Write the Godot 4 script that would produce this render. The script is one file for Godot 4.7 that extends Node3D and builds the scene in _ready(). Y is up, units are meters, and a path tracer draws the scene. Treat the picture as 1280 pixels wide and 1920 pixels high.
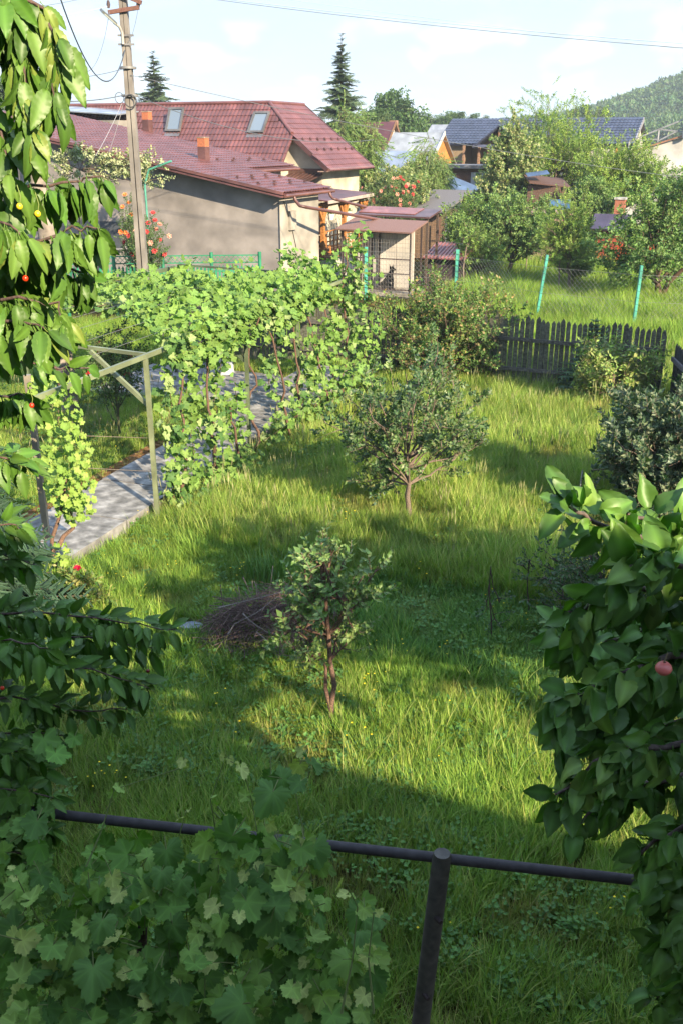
extends Node3D
# A garden seen from an upper floor: lawn and fruit trees, a vine pergola, old fences, neighbours' houses, a wooded hill.
const FOCAL := 1780.0      # photograph pixels
const PITCH := 0.375246    # camera looks 21.5 degrees down
const EYE := Vector3(0, 5.2, 0)
const U := Vector3(0.914, 0, 0.405)     # along the plot's back fence
const W := Vector3(0.405, 0, -0.914)    # from the house towards the back fence
var rng := RandomNumberGenerator.new()
var used := {}
var mats := {}
var texs := {}

# ---------------------------------------------------------------- pixels to places
func ray(px: float, py: float) -> Vector3:
	var x := (px - 640.0) / FOCAL
	var y := -(py - 960.0) / FOCAL
	return Vector3(x, y * cos(PITCH) - sin(PITCH), -y * sin(PITCH) - cos(PITCH))
func pg(px: float, py: float, h := 0.0) -> Vector3:
	var d := ray(px, py)
	return EYE + d * ((h - EYE.y) / d.y)
func pd(px: float, py: float, z: float) -> Vector3:
	var d := ray(px, py)
	return EYE + d * (-z / d.z)
func on_plane(px: float, py: float, p0: Vector3, n: Vector3) -> Vector3:
	var d := ray(px, py)
	return EYE + d * ((p0 - EYE).dot(n) / d.dot(n))
func pix(p: Vector3) -> Vector3:
	var q := p - EYE
	var f := Vector3(0, -sin(PITCH), -cos(PITCH))
	var u := Vector3(0, cos(PITCH), -sin(PITCH))
	var k := q.dot(f)
	return Vector3(640.0 + q.x / k * FOCAL, 960.0 - q.dot(u) / k * FOCAL, k)
func in_frame(p: Vector3, m := 30.0) -> bool:
	var q := pix(p)
	return q.z > 0.1 and q.x > -m and q.x < 1280 + m and q.y > -m and q.y < 1920 + m

func R(a: float, b: float) -> float: return rng.randf_range(a, b)
func rv(s: float) -> Vector3: return Vector3(R(-s, s), R(-s, s), R(-s, s))

# ---------------------------------------------------------------- mesh builder
class MB:
	var v := PackedVector3Array()
	var n := PackedVector3Array()
	var c := PackedColorArray()
	var ix := PackedInt32Array()
	func tri(a: Vector3, b: Vector3, d: Vector3, col: Color) -> void:
		var m := (b - a).cross(d - a).normalized()
		var i := v.size()
		v.append(a); v.append(b); v.append(d)
		n.append(m); n.append(m); n.append(m)
		c.append(col); c.append(col); c.append(col)
		ix.append(i); ix.append(i + 2); ix.append(i + 1)
	func quad(a: Vector3, b: Vector3, d: Vector3, e: Vector3, col: Color) -> void:
		var m := (b - a).cross(d - a)
		if m.length_squared() < 1e-14: m = (d - a).cross(e - a)
		m = m.normalized()
		var i := v.size()
		v.append(a); v.append(b); v.append(d); v.append(e)
		for k in 4:
			n.append(m); c.append(col)
		ix.append_array(PackedInt32Array([i, i + 2, i + 1, i, i + 3, i + 2]))
	func box(ctr: Vector3, s: Vector3, bs := Basis(), col := Color.WHITE) -> void:
		var x := bs.x * s.x * 0.5
		var y := bs.y * s.y * 0.5
		var z := bs.z * s.z * 0.5
		var p := []
		for k in 8:
			p.append(ctr + x * (1 if k & 1 else -1) + y * (1 if k & 2 else -1) + z * (1 if k & 4 else -1))
		quad(p[4], p[5], p[7], p[6], col); quad(p[1], p[0], p[2], p[3], col)
		quad(p[5], p[1], p[3], p[7], col); quad(p[0], p[4], p[6], p[2], col)
		quad(p[6], p[7], p[3], p[2], col); quad(p[0], p[1], p[5], p[4], col)
	# a polygon extruded along d; the points run counter-clockwise when seen against d
	func prism(pts: Array, d: Vector3, col: Color) -> void:
		var k := pts.size()
		for i in range(1, k - 1):
			tri(pts[0] + d, pts[i] + d, pts[i + 1] + d, col)
			tri(pts[0], pts[i + 1], pts[i], col)
		for i in k:
			var a: Vector3 = pts[i]
			var b: Vector3 = pts[(i + 1) % k]
			quad(a, b, b + d, a + d, col)
	func beam(a: Vector3, b: Vector3, w: float, h: float, col: Color, up := Vector3.UP) -> void:
		var y := (b - a)
		var l := y.length()
		y = y / l
		var x := y.cross(up)
		if x.length() < 0.01: x = y.cross(Vector3(0, 0, 1))
		x = x.normalized()
		box((a + b) * 0.5, Vector3(w, l, h), Basis(x, y, x.cross(y)), col)
	func tube(pts: Array, rads: Array, sides: int, col: Color) -> void:
		var k := pts.size()
		var base := v.size()
		var x := Vector3.RIGHT
		for i in k:
			var d: Vector3 = (pts[mini(i + 1, k - 1)] - pts[maxi(i - 1, 0)]).normalized()
			x = x - d * x.dot(d)
			if x.length() < 0.05:
				x = d.cross(Vector3(0.3, 0.2, 1.0))
			x = x.normalized()
			var y := d.cross(x)
			var r: float = rads[mini(i, rads.size() - 1)]
			for s in sides:
				var a := TAU * s / sides
				var m := x * cos(a) + y * sin(a)
				v.append(pts[i] + m * r); n.append(m); c.append(col)
		for i in k - 1:
			for s in sides:
				var p := base + i * sides + s
				var q := base + i * sides + (s + 1) % sides
				ix.append_array(PackedInt32Array([p, p + sides, q, q, p + sides, q + sides]))
		for e in 2:
			var ctr: Vector3 = pts[0] if e == 0 else pts[k - 1]
			var o := base if e == 0 else base + (k - 1) * sides
			var dd: Vector3 = (pts[0] - pts[1]).normalized() if e == 0 else (pts[k - 1] - pts[k - 2]).normalized()
			var i0 := v.size()
			v.append(ctr); n.append(dd); c.append(col)
			for s in sides:
				v.append(v[o + s]); n.append(dd); c.append(col)
			for s in sides:
				var p1 := i0 + 1 + s
				var p2 := i0 + 1 + (s + 1) % sides
				if e == 0: ix.append_array(PackedInt32Array([i0, p1, p2]))
				else: ix.append_array(PackedInt32Array([i0, p2, p1]))
	# rows of points, smooth; the normal is (along a row) x (from row to row)
	func grid(rows: Array, cols: Array) -> void:
		var nr := rows.size()
		var nc: int = rows[0].size()
		var base := v.size()
		for i in nr:
			for j in nc:
				var du: Vector3 = rows[i][mini(j + 1, nc - 1)] - rows[i][maxi(j - 1, 0)]
				var dv: Vector3 = rows[mini(i + 1, nr - 1)][j] - rows[maxi(i - 1, 0)][j]
				v.append(rows[i][j])
				var m := du.cross(dv)
				n.append(m.normalized() if m.length_squared() > 1e-14 else Vector3(0, 0, 1))
				c.append(cols[i][j])
		for i in nr - 1:
			for j in nc - 1:
				var p := base + i * nc + j
				ix.append_array(PackedInt32Array([p, p + nc, p + 1, p + 1, p + nc, p + nc + 1]))
	func join(o: MB, t: Transform3D, tint := Color.WHITE) -> void:
		var base := v.size()
		for i in o.v.size():
			v.append(t * o.v[i]); n.append((t.basis * o.n[i]).normalized()); c.append(o.c[i] * tint)
		for i in o.ix.size(): ix.append(o.ix[i] + base)
	func mesh() -> ArrayMesh:
		var a := []
		a.resize(Mesh.ARRAY_MAX)
		a[Mesh.ARRAY_VERTEX] = v; a[Mesh.ARRAY_NORMAL] = n; a[Mesh.ARRAY_COLOR] = c; a[Mesh.ARRAY_INDEX] = ix
		var m := ArrayMesh.new()
		m.add_surface_from_arrays(Mesh.PRIMITIVE_TRIANGLES, a)
		return m

func B(d: Vector3, nrm: Vector3) -> Basis:      # y along d, z near nrm
	var y := d.normalized()
	var x := y.cross(nrm)
	if x.length() < 0.02: x = y.cross(Vector3(0.7, 0.1, 0.7))
	x = x.normalized()
	return Basis(x, y, x.cross(y))

# ---------------------------------------------------------------- nodes
func numbered(nm: String) -> String:
	used[nm] = used.get(nm, -1) + 1
	return nm if used[nm] == 0 else "%s_%03d" % [nm, used[nm]]
func tag(o: Node, label: String, category: String, group := "") -> void:
	o.set_meta("label", label); o.set_meta("category", category)
	if group: o.set_meta("group", group)
func thing(nm: String, label: String, category: String, at := Vector3.ZERO, group := "") -> Node3D:
	var o := Node3D.new()
	o.name = numbered(nm)
	add_child(o)
	o.position = at
	tag(o, label, category, group)
	return o
func part(parent: Node3D, nm: String, mesh: Mesh, m: Material, t := Transform3D()) -> MeshInstance3D:
	var o := MeshInstance3D.new()
	o.name = nm; o.mesh = mesh; o.material_override = m
	parent.add_child(o, true)
	o.transform = t
	return o
func structure(nm: String, mesh: Mesh, m: Material) -> MeshInstance3D:
	var o := part(self, numbered(nm), mesh, m)
	o.set_meta("kind", "structure")
	return o
func many(parent: Node3D, nm: String, mesh: Mesh, m: Material, xs: Array, cs: Array) -> MultiMeshInstance3D:
	var mm := MultiMesh.new()
	mm.transform_format = MultiMesh.TRANSFORM_3D
	mm.use_colors = true
	mm.mesh = mesh
	mm.instance_count = xs.size()
	for i in xs.size():
		mm.set_instance_transform(i, xs[i])
		mm.set_instance_color(i, cs[i])
	var o := MultiMeshInstance3D.new()
	o.name = nm if parent != self else numbered(nm)
	o.multimesh = mm; o.material_override = m
	parent.add_child(o, true)
	o.set_meta("kind", "stuff")
	return o

# ---------------------------------------------------------------- materials
func lin(r: float, g: float, b: float) -> Color: return Color(r, g, b)
func tex(key: String, size: int, freq: float, lo: float, hi: float, oct := 4, stretch := 1.0, kind := FastNoiseLite.TYPE_SIMPLEX_SMOOTH, tint := Color(1, 1, 1)) -> Texture2D:
	if texs.has(key): return texs[key]
	var f := FastNoiseLite.new()
	f.noise_type = kind; f.frequency = freq; f.fractal_octaves = oct; f.seed = key.hash() & 0xffff
	if kind == FastNoiseLite.TYPE_CELLULAR: f.cellular_return_type = FastNoiseLite.RETURN_DISTANCE
	var im := f.get_seamless_image(size, int(size / stretch))
	im.convert(Image.FORMAT_L8)
	var src := im.get_data()
	var out := PackedByteArray()
	out.resize(src.size() * 3)
	for i in src.size():
		var k := lo + (hi - lo) * src[i] / 255.0
		out[i * 3] = int(clampf(255.0 * k * lerpf(tint.r, 1.0, src[i] / 255.0), 0, 255))
		out[i * 3 + 1] = int(clampf(255.0 * k * lerpf(tint.g, 1.0, src[i] / 255.0), 0, 255))
		out[i * 3 + 2] = int(clampf(255.0 * k * lerpf(tint.b, 1.0, src[i] / 255.0), 0, 255))
	var res := Image.create_from_data(im.get_width(), im.get_height(), false, Image.FORMAT_RGB8, out)
	res.generate_mipmaps()
	texs[key] = ImageTexture.create_from_image(res)
	return texs[key]
# vertex colours (linear) times a noise pattern
func mat(key: String, rough := 0.8, t: Texture2D = null, scale := 1.0, bump := 0.0, metal := 0.0, spec := 0.5) -> StandardMaterial3D:
	if mats.has(key): return mats[key]
	var m := StandardMaterial3D.new()
	m.resource_name = key
	m.vertex_color_use_as_albedo = true
	m.roughness = rough; m.metallic = metal; m.metallic_specular = spec
	if t:
		m.albedo_texture = t
		m.uv1_triplanar = true; m.uv1_world_triplanar = true
		m.uv1_scale = Vector3.ONE * scale
		if bump > 0.0:
			m.heightmap_enabled = true; m.heightmap_texture = t; m.heightmap_scale = bump
	mats[key] = m
	return m
func leafy(key: String, rough: float, back: Color, spec := 0.5) -> StandardMaterial3D:
	if mats.has(key): return mats[key]
	var m := mat(key, rough, null, 1, 0, 0, spec)
	m.backlight_enabled = true
	m.backlight = back
	m.cull_mode = BaseMaterial3D.CULL_DISABLED
	return m

# ---------------------------------------------------------------- leaves
# one blade: base at the origin, along +Y, face to +Z
func blade(mb: MB, t: Transform3D, L: float, wd: float, o: Dictionary, col: Color, vein: Color) -> void:
	var rows := []
	var cols := []
	var nr: int = o.get("rows", 8)
	var fold: float = o.get("fold", 0.25)
	var droop: float = o.get("droop", 0.6)
	var wavy: float = o.get("wavy", 0.0)
	var skew: float = o.get("skew", 0.85)
	var tip: float = o.get("tip", 0.9)
	var ph: float = o.get("phase", 0.0)
	var pl: float = o.get("pleat", 0.0)
	var pet: float = o.get("petiole", 0.0) * L
	var y := pet
	var z := 0.0
	if pet > 0.0:
		mb.tube([t * Vector3.ZERO, t * Vector3(0, pet, 0)], [wd * 0.03], 3, vein)
	for i in nr + 1:
		var s := float(i) / nr
		var w := pow(maxf(sin(PI * pow(s, skew)), 0.0), tip) * wd * 0.5
		if i == 0 or i == nr: w = wd * 0.012
		var saw: float = o.get("saw", 0.0) * (1 if i % 2 else -1)
		var r := PackedVector3Array()
		var cc := PackedColorArray()
		for k in 5:
			var q := (k - 2) * 0.5
			var x := q * w * (1.0 + (saw if absf(q) > 0.9 else 0.0))
			var zz := z + absf(x) * fold + wavy * wd * sin(s * 8.0 + ph + q * 1.3) * absf(q) - (pl * wd * (1 if (i + (1 if absf(q) > 0.7 else 0)) % 2 else -1) if absf(q) > 0.2 and i > 0 and i < nr else 0.0)
			r.append(t * Vector3(x, y - absf(x) * 0.25, zz))
			cc.append(vein if k == 2 else col)
		rows.append(r); cols.append(cc)
		var a := droop * s
		y += L / nr * cos(a); z -= L / nr * sin(a)
	mb.grid(rows, cols)
# a lobed, toothed vine leaf: stalk joint at the origin, tip along +Y, face to +Z
func vine_leaf(mb: MB, t: Transform3D, r0: float, cup: float, seed_: float, col: Color, vein: Color, n := 40) -> void:
	var base := mb.v.size()
	var rings := [0.0, 0.5, 1.0]
	var ang := [0.0, 0.95, -0.95, 1.95, -1.95]
	var amp := [1.0, 0.88 + .08 * sin(seed_ * 3.1), 0.86 + .09 * cos(seed_ * 2.3), 0.66 + .07 * sin(seed_ * 5.0), 0.64 + .08 * cos(seed_ * 4.1)]
	mb.v.append(t.origin); mb.n.append(t.basis.z.normalized()); mb.c.append(vein)
	for q in 2:
		for i in n + 1:
			var a := -2.75 + 5.5 * i / n
			var r := 0.5
			var near := 9.0
			for k in 5:
				var d := absf(a - ang[k])
				near = minf(near, d)
				r = maxf(r, amp[k] * (1.0 - 0.72 * d + 0.12 * sin(minf(d, .8) * 4.0)))
			r *= r0 * (0.96 + (0.075 if i % 2 else -0.06) + 0.06 * sin(a * 3.0 + seed_))
			var s: float = rings[q + 1]
			var z := cup * r0 * s * s * (0.6 + 0.4 * cos(a * 2.0 + seed_)) + 0.05 * r0 * s * cos(a * 6.4 + seed_) - 0.03 * r0 * (1.0 if near < 0.12 else 0.0)
			mb.v.append(t * Vector3(sin(a) * r * s, cos(a) * r * s, z))
			mb.n.append((t.basis * Vector3(-sin(a) * cup * s * 1.2 - 0.25 * sin(a * 6.4 + seed_) * cos(a), -cos(a) * cup * s * 1.2 + 0.2 * cos(a * 5.0 + seed_), 1)).normalized())
			mb.c.append(vein if near < 0.07 else col)
	for i in n:
		var p := base + 1 + i
		var q := p + n + 1
		mb.ix.append_array(PackedInt32Array([base, p, p + 1, p, q, p + 1, p + 1, q, q + 1]))
# small far leaf: folded diamond of four faces
func dot_leaf(mb: MB, p: Vector3, d: Vector3, nrm: Vector3, L: float, w: float, col: Color) -> void:
	var b := B(d, nrm)
	var e := p + b.y * L
	var m := p + b.y * L * 0.45 - b.z * w * 0.16
	var l := p + b.y * L * 0.42 - b.x * w * 0.5
	var r := p + b.y * L * 0.42 + b.x * w * 0.5
	mb.tri(p, m, l, col); mb.tri(m, e, l, col)
	mb.tri(p, r, m, col); mb.tri(m, r, e, col)
# a twig of small leaves, base at the origin, along +Y
func sprig(count: int, length: float, L: float, w: float, spread: float, droop: float, cols: Array, wood: Color) -> MB:
	var mb := MB.new()
	mb.tube([Vector3.ZERO, Vector3(R(-.03, .03) * length, length * 0.5, R(-.03, .03) * length), Vector3(0, length, 0)], [0.007 * length + 0.002, 0.002], 3, wood)
	for i in count:
		var s := (i + 0.6) / count
		var a := i * 2.4 + R(-.4, .4)
		var out := Vector3(cos(a), 0, sin(a))
		var d := (out * spread + Vector3.UP * (0.55 + 0.5 * s) + Vector3.DOWN * droop + rv(.25)).normalized()
		var k := R(0.7, 1.15)
		dot_leaf(mb, Vector3(0, length * s, 0), d, Vector3.UP + out * 0.3 + rv(.5), L * k, w * k, cols[rng.randi() % cols.size()])
	return mb

# ---------------------------------------------------------------- trees
func curve(a: Vector3, b: Vector3, sag: Vector3, n: int, wob := 0.0) -> Array:
	var out := []
	for i in n + 1:
		var s := float(i) / n
		var p := a.lerp(b, s) + sag * (4.0 * s * (1.0 - s))
		if i > 0 and i < n: p += rv(wob)
		out.append(p)
	return out
func taper(r0: float, r1: float, n: int) -> Array:
	var out := []
	for i in n + 1: out.append(lerpf(r0, r1, pow(float(i) / n, 0.8)))
	return out
# t: the tree; trunk and tips in the tree's own axes. Adds trunk, branch and crown.
func grow(t: Node3D, trunk: Array, r0: float, tips: Array, o: Dictionary) -> void:
	var bark: Material = o.bark
	var wood: Color = o.get("wood", lin(.16, .12, .09))
	var tm := MB.new()
	tm.tube(trunk, taper(r0, r0 * o.get("trunk_end", 0.6), trunk.size() - 1), 8, wood)
	part(t, "trunk", tm.mesh(), bark)
	var bm := MB.new()
	var xs := []
	var cs := []
	var top: Vector3 = trunk[trunk.size() - 1]
	var dens: float = o.get("density", 5.0)
	var sc: float = o.get("scale", 1.0)
	var twl: float = o.get("twig", 0.5)
	var twigs: int = o.get("twigs", 6)
	var bare: float = o.get("bare", 0.35)
	var droop: float = o.get("droop", 0.0)
	var lift: float = o.get("lift", 0.25)
	var tint: Array = o.get("tints", [Color(1, 1, 1)])
	var puff: float = o.get("puff", 0.12)
	for tip in tips:
		var s0 := R(o.get("fork", 0.75), 1.0)
		var a: Vector3 = trunk[0].lerp(top, s0) if trunk.size() < 3 else trunk[int(round(s0 * (trunk.size() - 1)))]
		var l := a.distance_to(tip)
		var pts := curve(a, tip, Vector3(0, -l * 0.08 + lift * l * 0.15, 0) + rv(l * .05), 6, l * .025)
		bm.tube(pts, taper(r0 * R(.35, .5), 0.006, 6), 5, wood)
		var g: Color = tint[rng.randi() % tint.size()]
		for k in twigs:
			var s := lerpf(bare, 1.0, (k + R(0, 1)) / twigs)
			var q := s * 6.0
			var p: Vector3 = pts[int(q)].lerp(pts[mini(int(q) + 1, 6)], q - int(q))
			var d: Vector3 = ((tip - a).normalized() * 0.6 + rv(.9) + Vector3.UP * lift + Vector3.DOWN * droop).normalized()
			var e := p + d * twl * R(.6, 1.2)
			bm.tube([p, p.lerp(e, .5) + rv(twl * .06), e], [0.008 * sc + .002, 0.003], 3, wood)
			var m := int(dens * R(.6, 1.4))
			for j in m:
				var w := p.lerp(e, (j + 0.7) / m) + rv(twl * puff)
				var dd := (d * 0.7 + rv(.8) + Vector3.UP * lift * 1.2 + Vector3.DOWN * droop).normalized()
				xs.append(Transform3D(B(dd, rv(1)).scaled(Vector3.ONE * sc * R(.7, 1.25)), w))
				var v := R(.78, 1.2)
				cs.append(Color(g.r * v * R(.92, 1.08), g.g * v, g.b * v * R(.9, 1.1)))
	part(t, "branch", bm.mesh(), bark)
	many(t, "crown", o.sprig, o.leaf, xs, cs)
# tips over an uneven dome
func dome(n: int, c: Vector3, r: Vector3, low := -0.6) -> Array:
	var out := []
	for i in n:
		var y := lerpf(low, 1.0, (i + 0.5) / n)
		var a := i * 2.399 + R(-.5, .5)
		var h := sqrt(maxf(1.0 - y * y, 0.02))
		out.append(c + Vector3(cos(a) * h * r.x, y * r.y, sin(a) * h * r.z) * R(.72, 1.08))
	return out

# ================================================================= the scene
func _ready() -> void:
	rng.seed = 20240611
	# camera
	var cam := Camera3D.new()
	cam.name = "camera"
	add_child(cam)
	cam.fov = rad_to_deg(2.0 * atan(960.0 / FOCAL))
	cam.near = 0.05; cam.far = 4000.0
	cam.position = EYE
	cam.rotation.x = -PITCH
	cam.current = true
	# sky, air and exposure
	var env := Environment.new()
	env.background_mode = Environment.BG_SKY
	var sm := ProceduralSkyMaterial.new()
	sm.sky_top_color = Color(0.55, 0.63, 0.74)
	sm.sky_horizon_color = Color(0.430, 0.485, 0.527)
	sm.sky_curve = 0.26
	sm.ground_bottom_color = Color(0.20, 0.23, 0.14)
	sm.ground_horizon_color = Color(0.60, 0.645, 0.66)
	sm.sky_cover = cloud_cover()
	sm.sky_cover_modulate = Color(0.36, 0.34, 0.32)
	var sky := Sky.new()
	sky.sky_material = sm
	env.sky = sky
	env.tonemap_mode = Environment.TONE_MAPPER_LINEAR
	env.tonemap_exposure = 4.1
	env.sdfgi_enabled = true; env.ssao_enabled = true; env.ssil_enabled = true
	env.fog_enabled = true
	env.fog_density = 0.00045
	env.fog_light_color = Color(0.83, 0.89, 0.95)
	var we := WorldEnvironment.new()
	we.name = "world_environment"
	we.environment = env
	add_child(we)
	# evening sun, behind the camera and to the right
	var sun := DirectionalLight3D.new()
	sun.name = "sun"
	add_child(sun)
	var el := deg_to_rad(26.0)
	sun.look_at_from_position(Vector3(0.58 * cos(el), sin(el), 0.81 * cos(el)) * 50.0, Vector3.ZERO)
	sun.light_color = Color(1.0, 0.92, 0.78)
	sun.light_energy = 1.3
	sun.light_angular_distance = 0.55
	sun.shadow_enabled = true
	sun.sky_mode = DirectionalLight3D.SKY_MODE_LIGHT_ONLY
	make_materials()
	ground()
	own_house()
	grey_building()
	red_roof_house()
	terrace_and_kennel()
	far_houses()
	fences()
	poles_and_wires()
	pergola()
	hill_and_far_trees()
	field_trees()
	garden_trees()
	garden_things()
	near_trees()
	near_vine()
	grass()

func cloud_cover() -> Texture2D:
	var w := 2048
	var h := 1024
	var im := Image.create(w, h, false, Image.FORMAT_RGBA8)
	var f := FastNoiseLite.new()
	f.seed = 11; f.frequency = 1.0; f.fractal_octaves = 5
	var g := FastNoiseLite.new()
	g.seed = 5; g.frequency = 1.0; g.fractal_octaves = 3
	for y in range(h / 2 - 190, h / 2):
		var e := (0.5 - (y + 0.5) / h) * PI
		var deg := rad_to_deg(e)
		for x in w:
			var a := TAU * x / w
			# cumulus far off: long in azimuth, flat below
			var p := Vector3(cos(a) * 11.0, e * 30.0, sin(a) * 11.0)
			var band := clampf((deg - 0.6) / 1.0, 0, 1) * clampf((7.0 - deg) / 2.5, 0, 1)
			var c := f.get_noise_3dv(p) - 0.02
			var puff := clampf(c * 4.0, 0, 1) * band
			var q := Vector3(cos(a) * 3.0, e * 16.0, sin(a) * 3.0)
			var veil := clampf(g.get_noise_3dv(q) * 1.6 + 0.25, 0, 1) * clampf((26.0 - deg) / 12.0, 0, 1) * clampf(deg / 2.0, 0, 1)
			var k := clampf(puff * 0.9 + veil * 0.15, 0, 1)
			im.set_pixel(x, y, Color(1, 1, 1, k))
	return ImageTexture.create_from_image(im)

func make_materials() -> void:
	var fine := tex("fine", 512, 0.02, 0.62, 1.0, 5)
	var blot := tex("blot", 512, 0.006, 0.6, 1.0, 6)
	var grain := tex("grain", 512, 0.02, 0.45, 1.0, 4)
	mat("plaster", 0.92, blot, 0.22, 0.4)
	mat("paint", 0.45, blot, 0.5)
	mat("metal", 0.42, blot, 0.35, 0.0, 0.1)
	mat("tin", 0.35, blot, 0.3, 0.0, 0.55)
	mat("rust", 0.8, fine, 2.0, 0.3)
	mat("wood", 0.85, grain, 1.5, 0.5)
	mat("concrete", 0.92, tex("concrete", 512, 0.012, 0.45, 1.0, 6), 0.55, 0.5)
	mat("bark", 0.9, grain, 5.0, 0.8)
	mat("plain", 0.6)
	mat("glass", 0.16, null, 1, 0, 0.0, 0.42)
	leafy("leaf", 0.5, Color(0.55, 0.72, 0.22), 0.42)
	leafy("leaf_gloss", 0.42, Color(0.52, 0.72, 0.16), 0.36)
	leafy("leaf_vine", 0.6, Color(0.62, 0.80, 0.24), 0.33)
	leafy("needle", 0.6, Color(0.2, 0.28, 0.12), 0.35)
	leafy("grass", 0.62, Color(0.60, 0.72, 0.20), 0.30)
	leafy("petal", 0.6, Color(0.5, 0.4, 0.3), 0.3)
	var gm := mat("soil", 1.0, tex("soil", 512, 0.02, 0.35, 1.0, 6, 1.0, FastNoiseLite.TYPE_SIMPLEX_SMOOTH, Color(1.1, 0.95, 0.7)), 0.6, 2.0)
	gm.metallic_specular = 0.15

func gh(x: float, z: float) -> float:
	var k := clampf((60.0 + z) / 30.0, 0, 1)
	# a low bank crosses the lawn
	var s := Vector3(x, 0, z).dot(W)
	var bank := smoothstep(9.9, 10.7, s) * 0.10 if z > -26 and x > -2 else 0.0
	return k * (0.03 * sin(x * 1.3 + z * .7) + 0.03 * sin(z * 1.9 - x * .6)) + bank * clampf((x + 2.0) / 1.5, 0, 1) * clampf((26.0 + z) / 4.0, 0, 1) - 0.05

func ground() -> void:
	var mb := MB.new()
	var xs := [-1500.0, -600, -250, -100, -50]
	for i in range(-38, 39): xs.append(i * 0.75)
	xs.append_array([50.0, 100, 250, 600, 1500])
	var zs := [-1800.0, -900, -500, -250, -140, -90]
	for i in range(-80, 5): zs.append(i * 0.75)
	zs.append_array([40.0, 200, 900])
	var rows := []
	var cols := []
	for z in zs:
		var r := PackedVector3Array()
		var c := PackedColorArray()
		for x in xs:
			r.append(Vector3(x, gh(x, z), z)); c.append(lin(.085, .085, .032))
		rows.append(r); cols.append(c)
	rows.reverse(); cols.reverse()
	mb.grid(rows, cols)
	structure("ground", mb.mesh(), mats.soil)
	# concrete path under the pergola: slabs with joints, on a kerb-high bed
	var path := Node3D.new()
	path.name = "path"
	add_child(path)
	path.set_meta("kind", "structure")
	var o := Vector3(-2.68, 0, -12.88)
	var pw := Vector3(.344, 0, -.939)
	var pu := Vector3(.939, 0, .344)
	var bs := Basis(pu, Vector3.UP, -pw)
	var s := -1.95
	while s < 9.6:
		var l := R(1.35, 1.5)
		var slab := MB.new()
		var g := R(.85, 1.05)
		slab.box(o + pu * (-.83 + R(-.01, .01)) + pw * (s + l * .5) + Vector3(0, .03 + R(-.006, .006), 0), Vector3(1.3, .3, l - .03), bs, lin(.36 * g, .35 * g, .34 * g))
		part(path, "slab", slab.mesh(), mats.concrete)
		s += l
	var yard := MB.new()
	yard.box(o + pu * -3.5 + pw * 7.6 + Vector3(0, -.07, 0), Vector3(3.8, .16, 2.8), bs, lin(.33, .32, .31))
	yard.box(o + pu * .6 + pw * 6.9 + Vector3(0, -.075, 0), Vector3(1.7, .14, 3.0), bs, lin(.3, .26, .2))
	structure("yard_pavement", yard.mesh(), mats.concrete)
	# bare strip beside the path
	var strip := MB.new()
	strip.box(o + pu * -1.72 + pw * 1.3 + Vector3(0, -.02, 0), Vector3(.5, .1, 4.2), bs, lin(.28, .17, .10))
	structure("bare_ground", strip.mesh(), mats.soil)

func own_house() -> void:
	# the house the photograph was taken from: its eave shades the near lawn
	var h := thing("house", "own house beside the lawn with a tiled roof and an upper floor", "house", Vector3(0, 0, 0))
	var o := Vector3(0, 0, 0.28)
	var bs := Basis(U, Vector3.UP, -W)
	var a := MB.new()
	a.box(o + -W * 5.2 + Vector3(0, 3.1, 0), Vector3(22, 6.3, 8.4), bs, lin(.6, .56, .48))
	part(h, "wall", a.mesh(), mats.plaster)
	var r := MB.new()
	var e0 := o + U * -11.6 + Vector3(0, 6.42, 0)
	var e1 := o + U * 11.6 + Vector3(0, 6.42, 0)
	r.prism([e0, e0 - W * 5.2 + Vector3(0, 1.1, 0), e0 - W * 10.4, e0 - W * 10.4 + Vector3(0, -.14, 0), e0 + Vector3(0, -.14, 0)], U * 23.2, lin(.25, .08, .06))
	part(h, "roof", r.mesh(), mats.metal)
	for k in [-3.2, 0.0, 3.2]:
		var w := MB.new()
		w.box(o - W * .98 + U * k + Vector3(0, 4.9, 0), Vector3(1.2, 1.4, .06), bs, lin(.05, .06, .07))
		part(h, "window", w.mesh(), mats.glass)

# ---------------------------------------------------------------- grass
func tuft(n: int, h: float, spread: float, wd: float, cols: Array, bend: float) -> MB:
	var mb := MB.new()
	for i in n:
		var a := R(0, TAU)
		var p := Vector3(cos(a), 0, sin(a)) * R(0, spread)
		var a2 := a + R(-1, 1)
		var d := Vector3(cos(a2), 0, sin(a2))
		var hh := h * R(.55, 1.15)
		var x := Vector3(-sin(a2 + R(-.8, .8)), 0, cos(a2))
		x = x.normalized()
		var b := R(.3, 1.0) * bend
		var col: Color = cols[rng.randi() % cols.size()]
		var rows := []
		var cc := []
		for k in 4:
			var s := k / 3.0
			var q := p + Vector3(0, hh * s * (1.0 - .18 * b * s), 0) + d * hh * b * s * s
			var w := wd * (1.0 - s * s * .95) * .5
			rows.append(PackedVector3Array([q - x * w, q + x * w]))
			cc.append(PackedColorArray([col, col]))
		mb.grid(rows, cc)
	return mb

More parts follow.
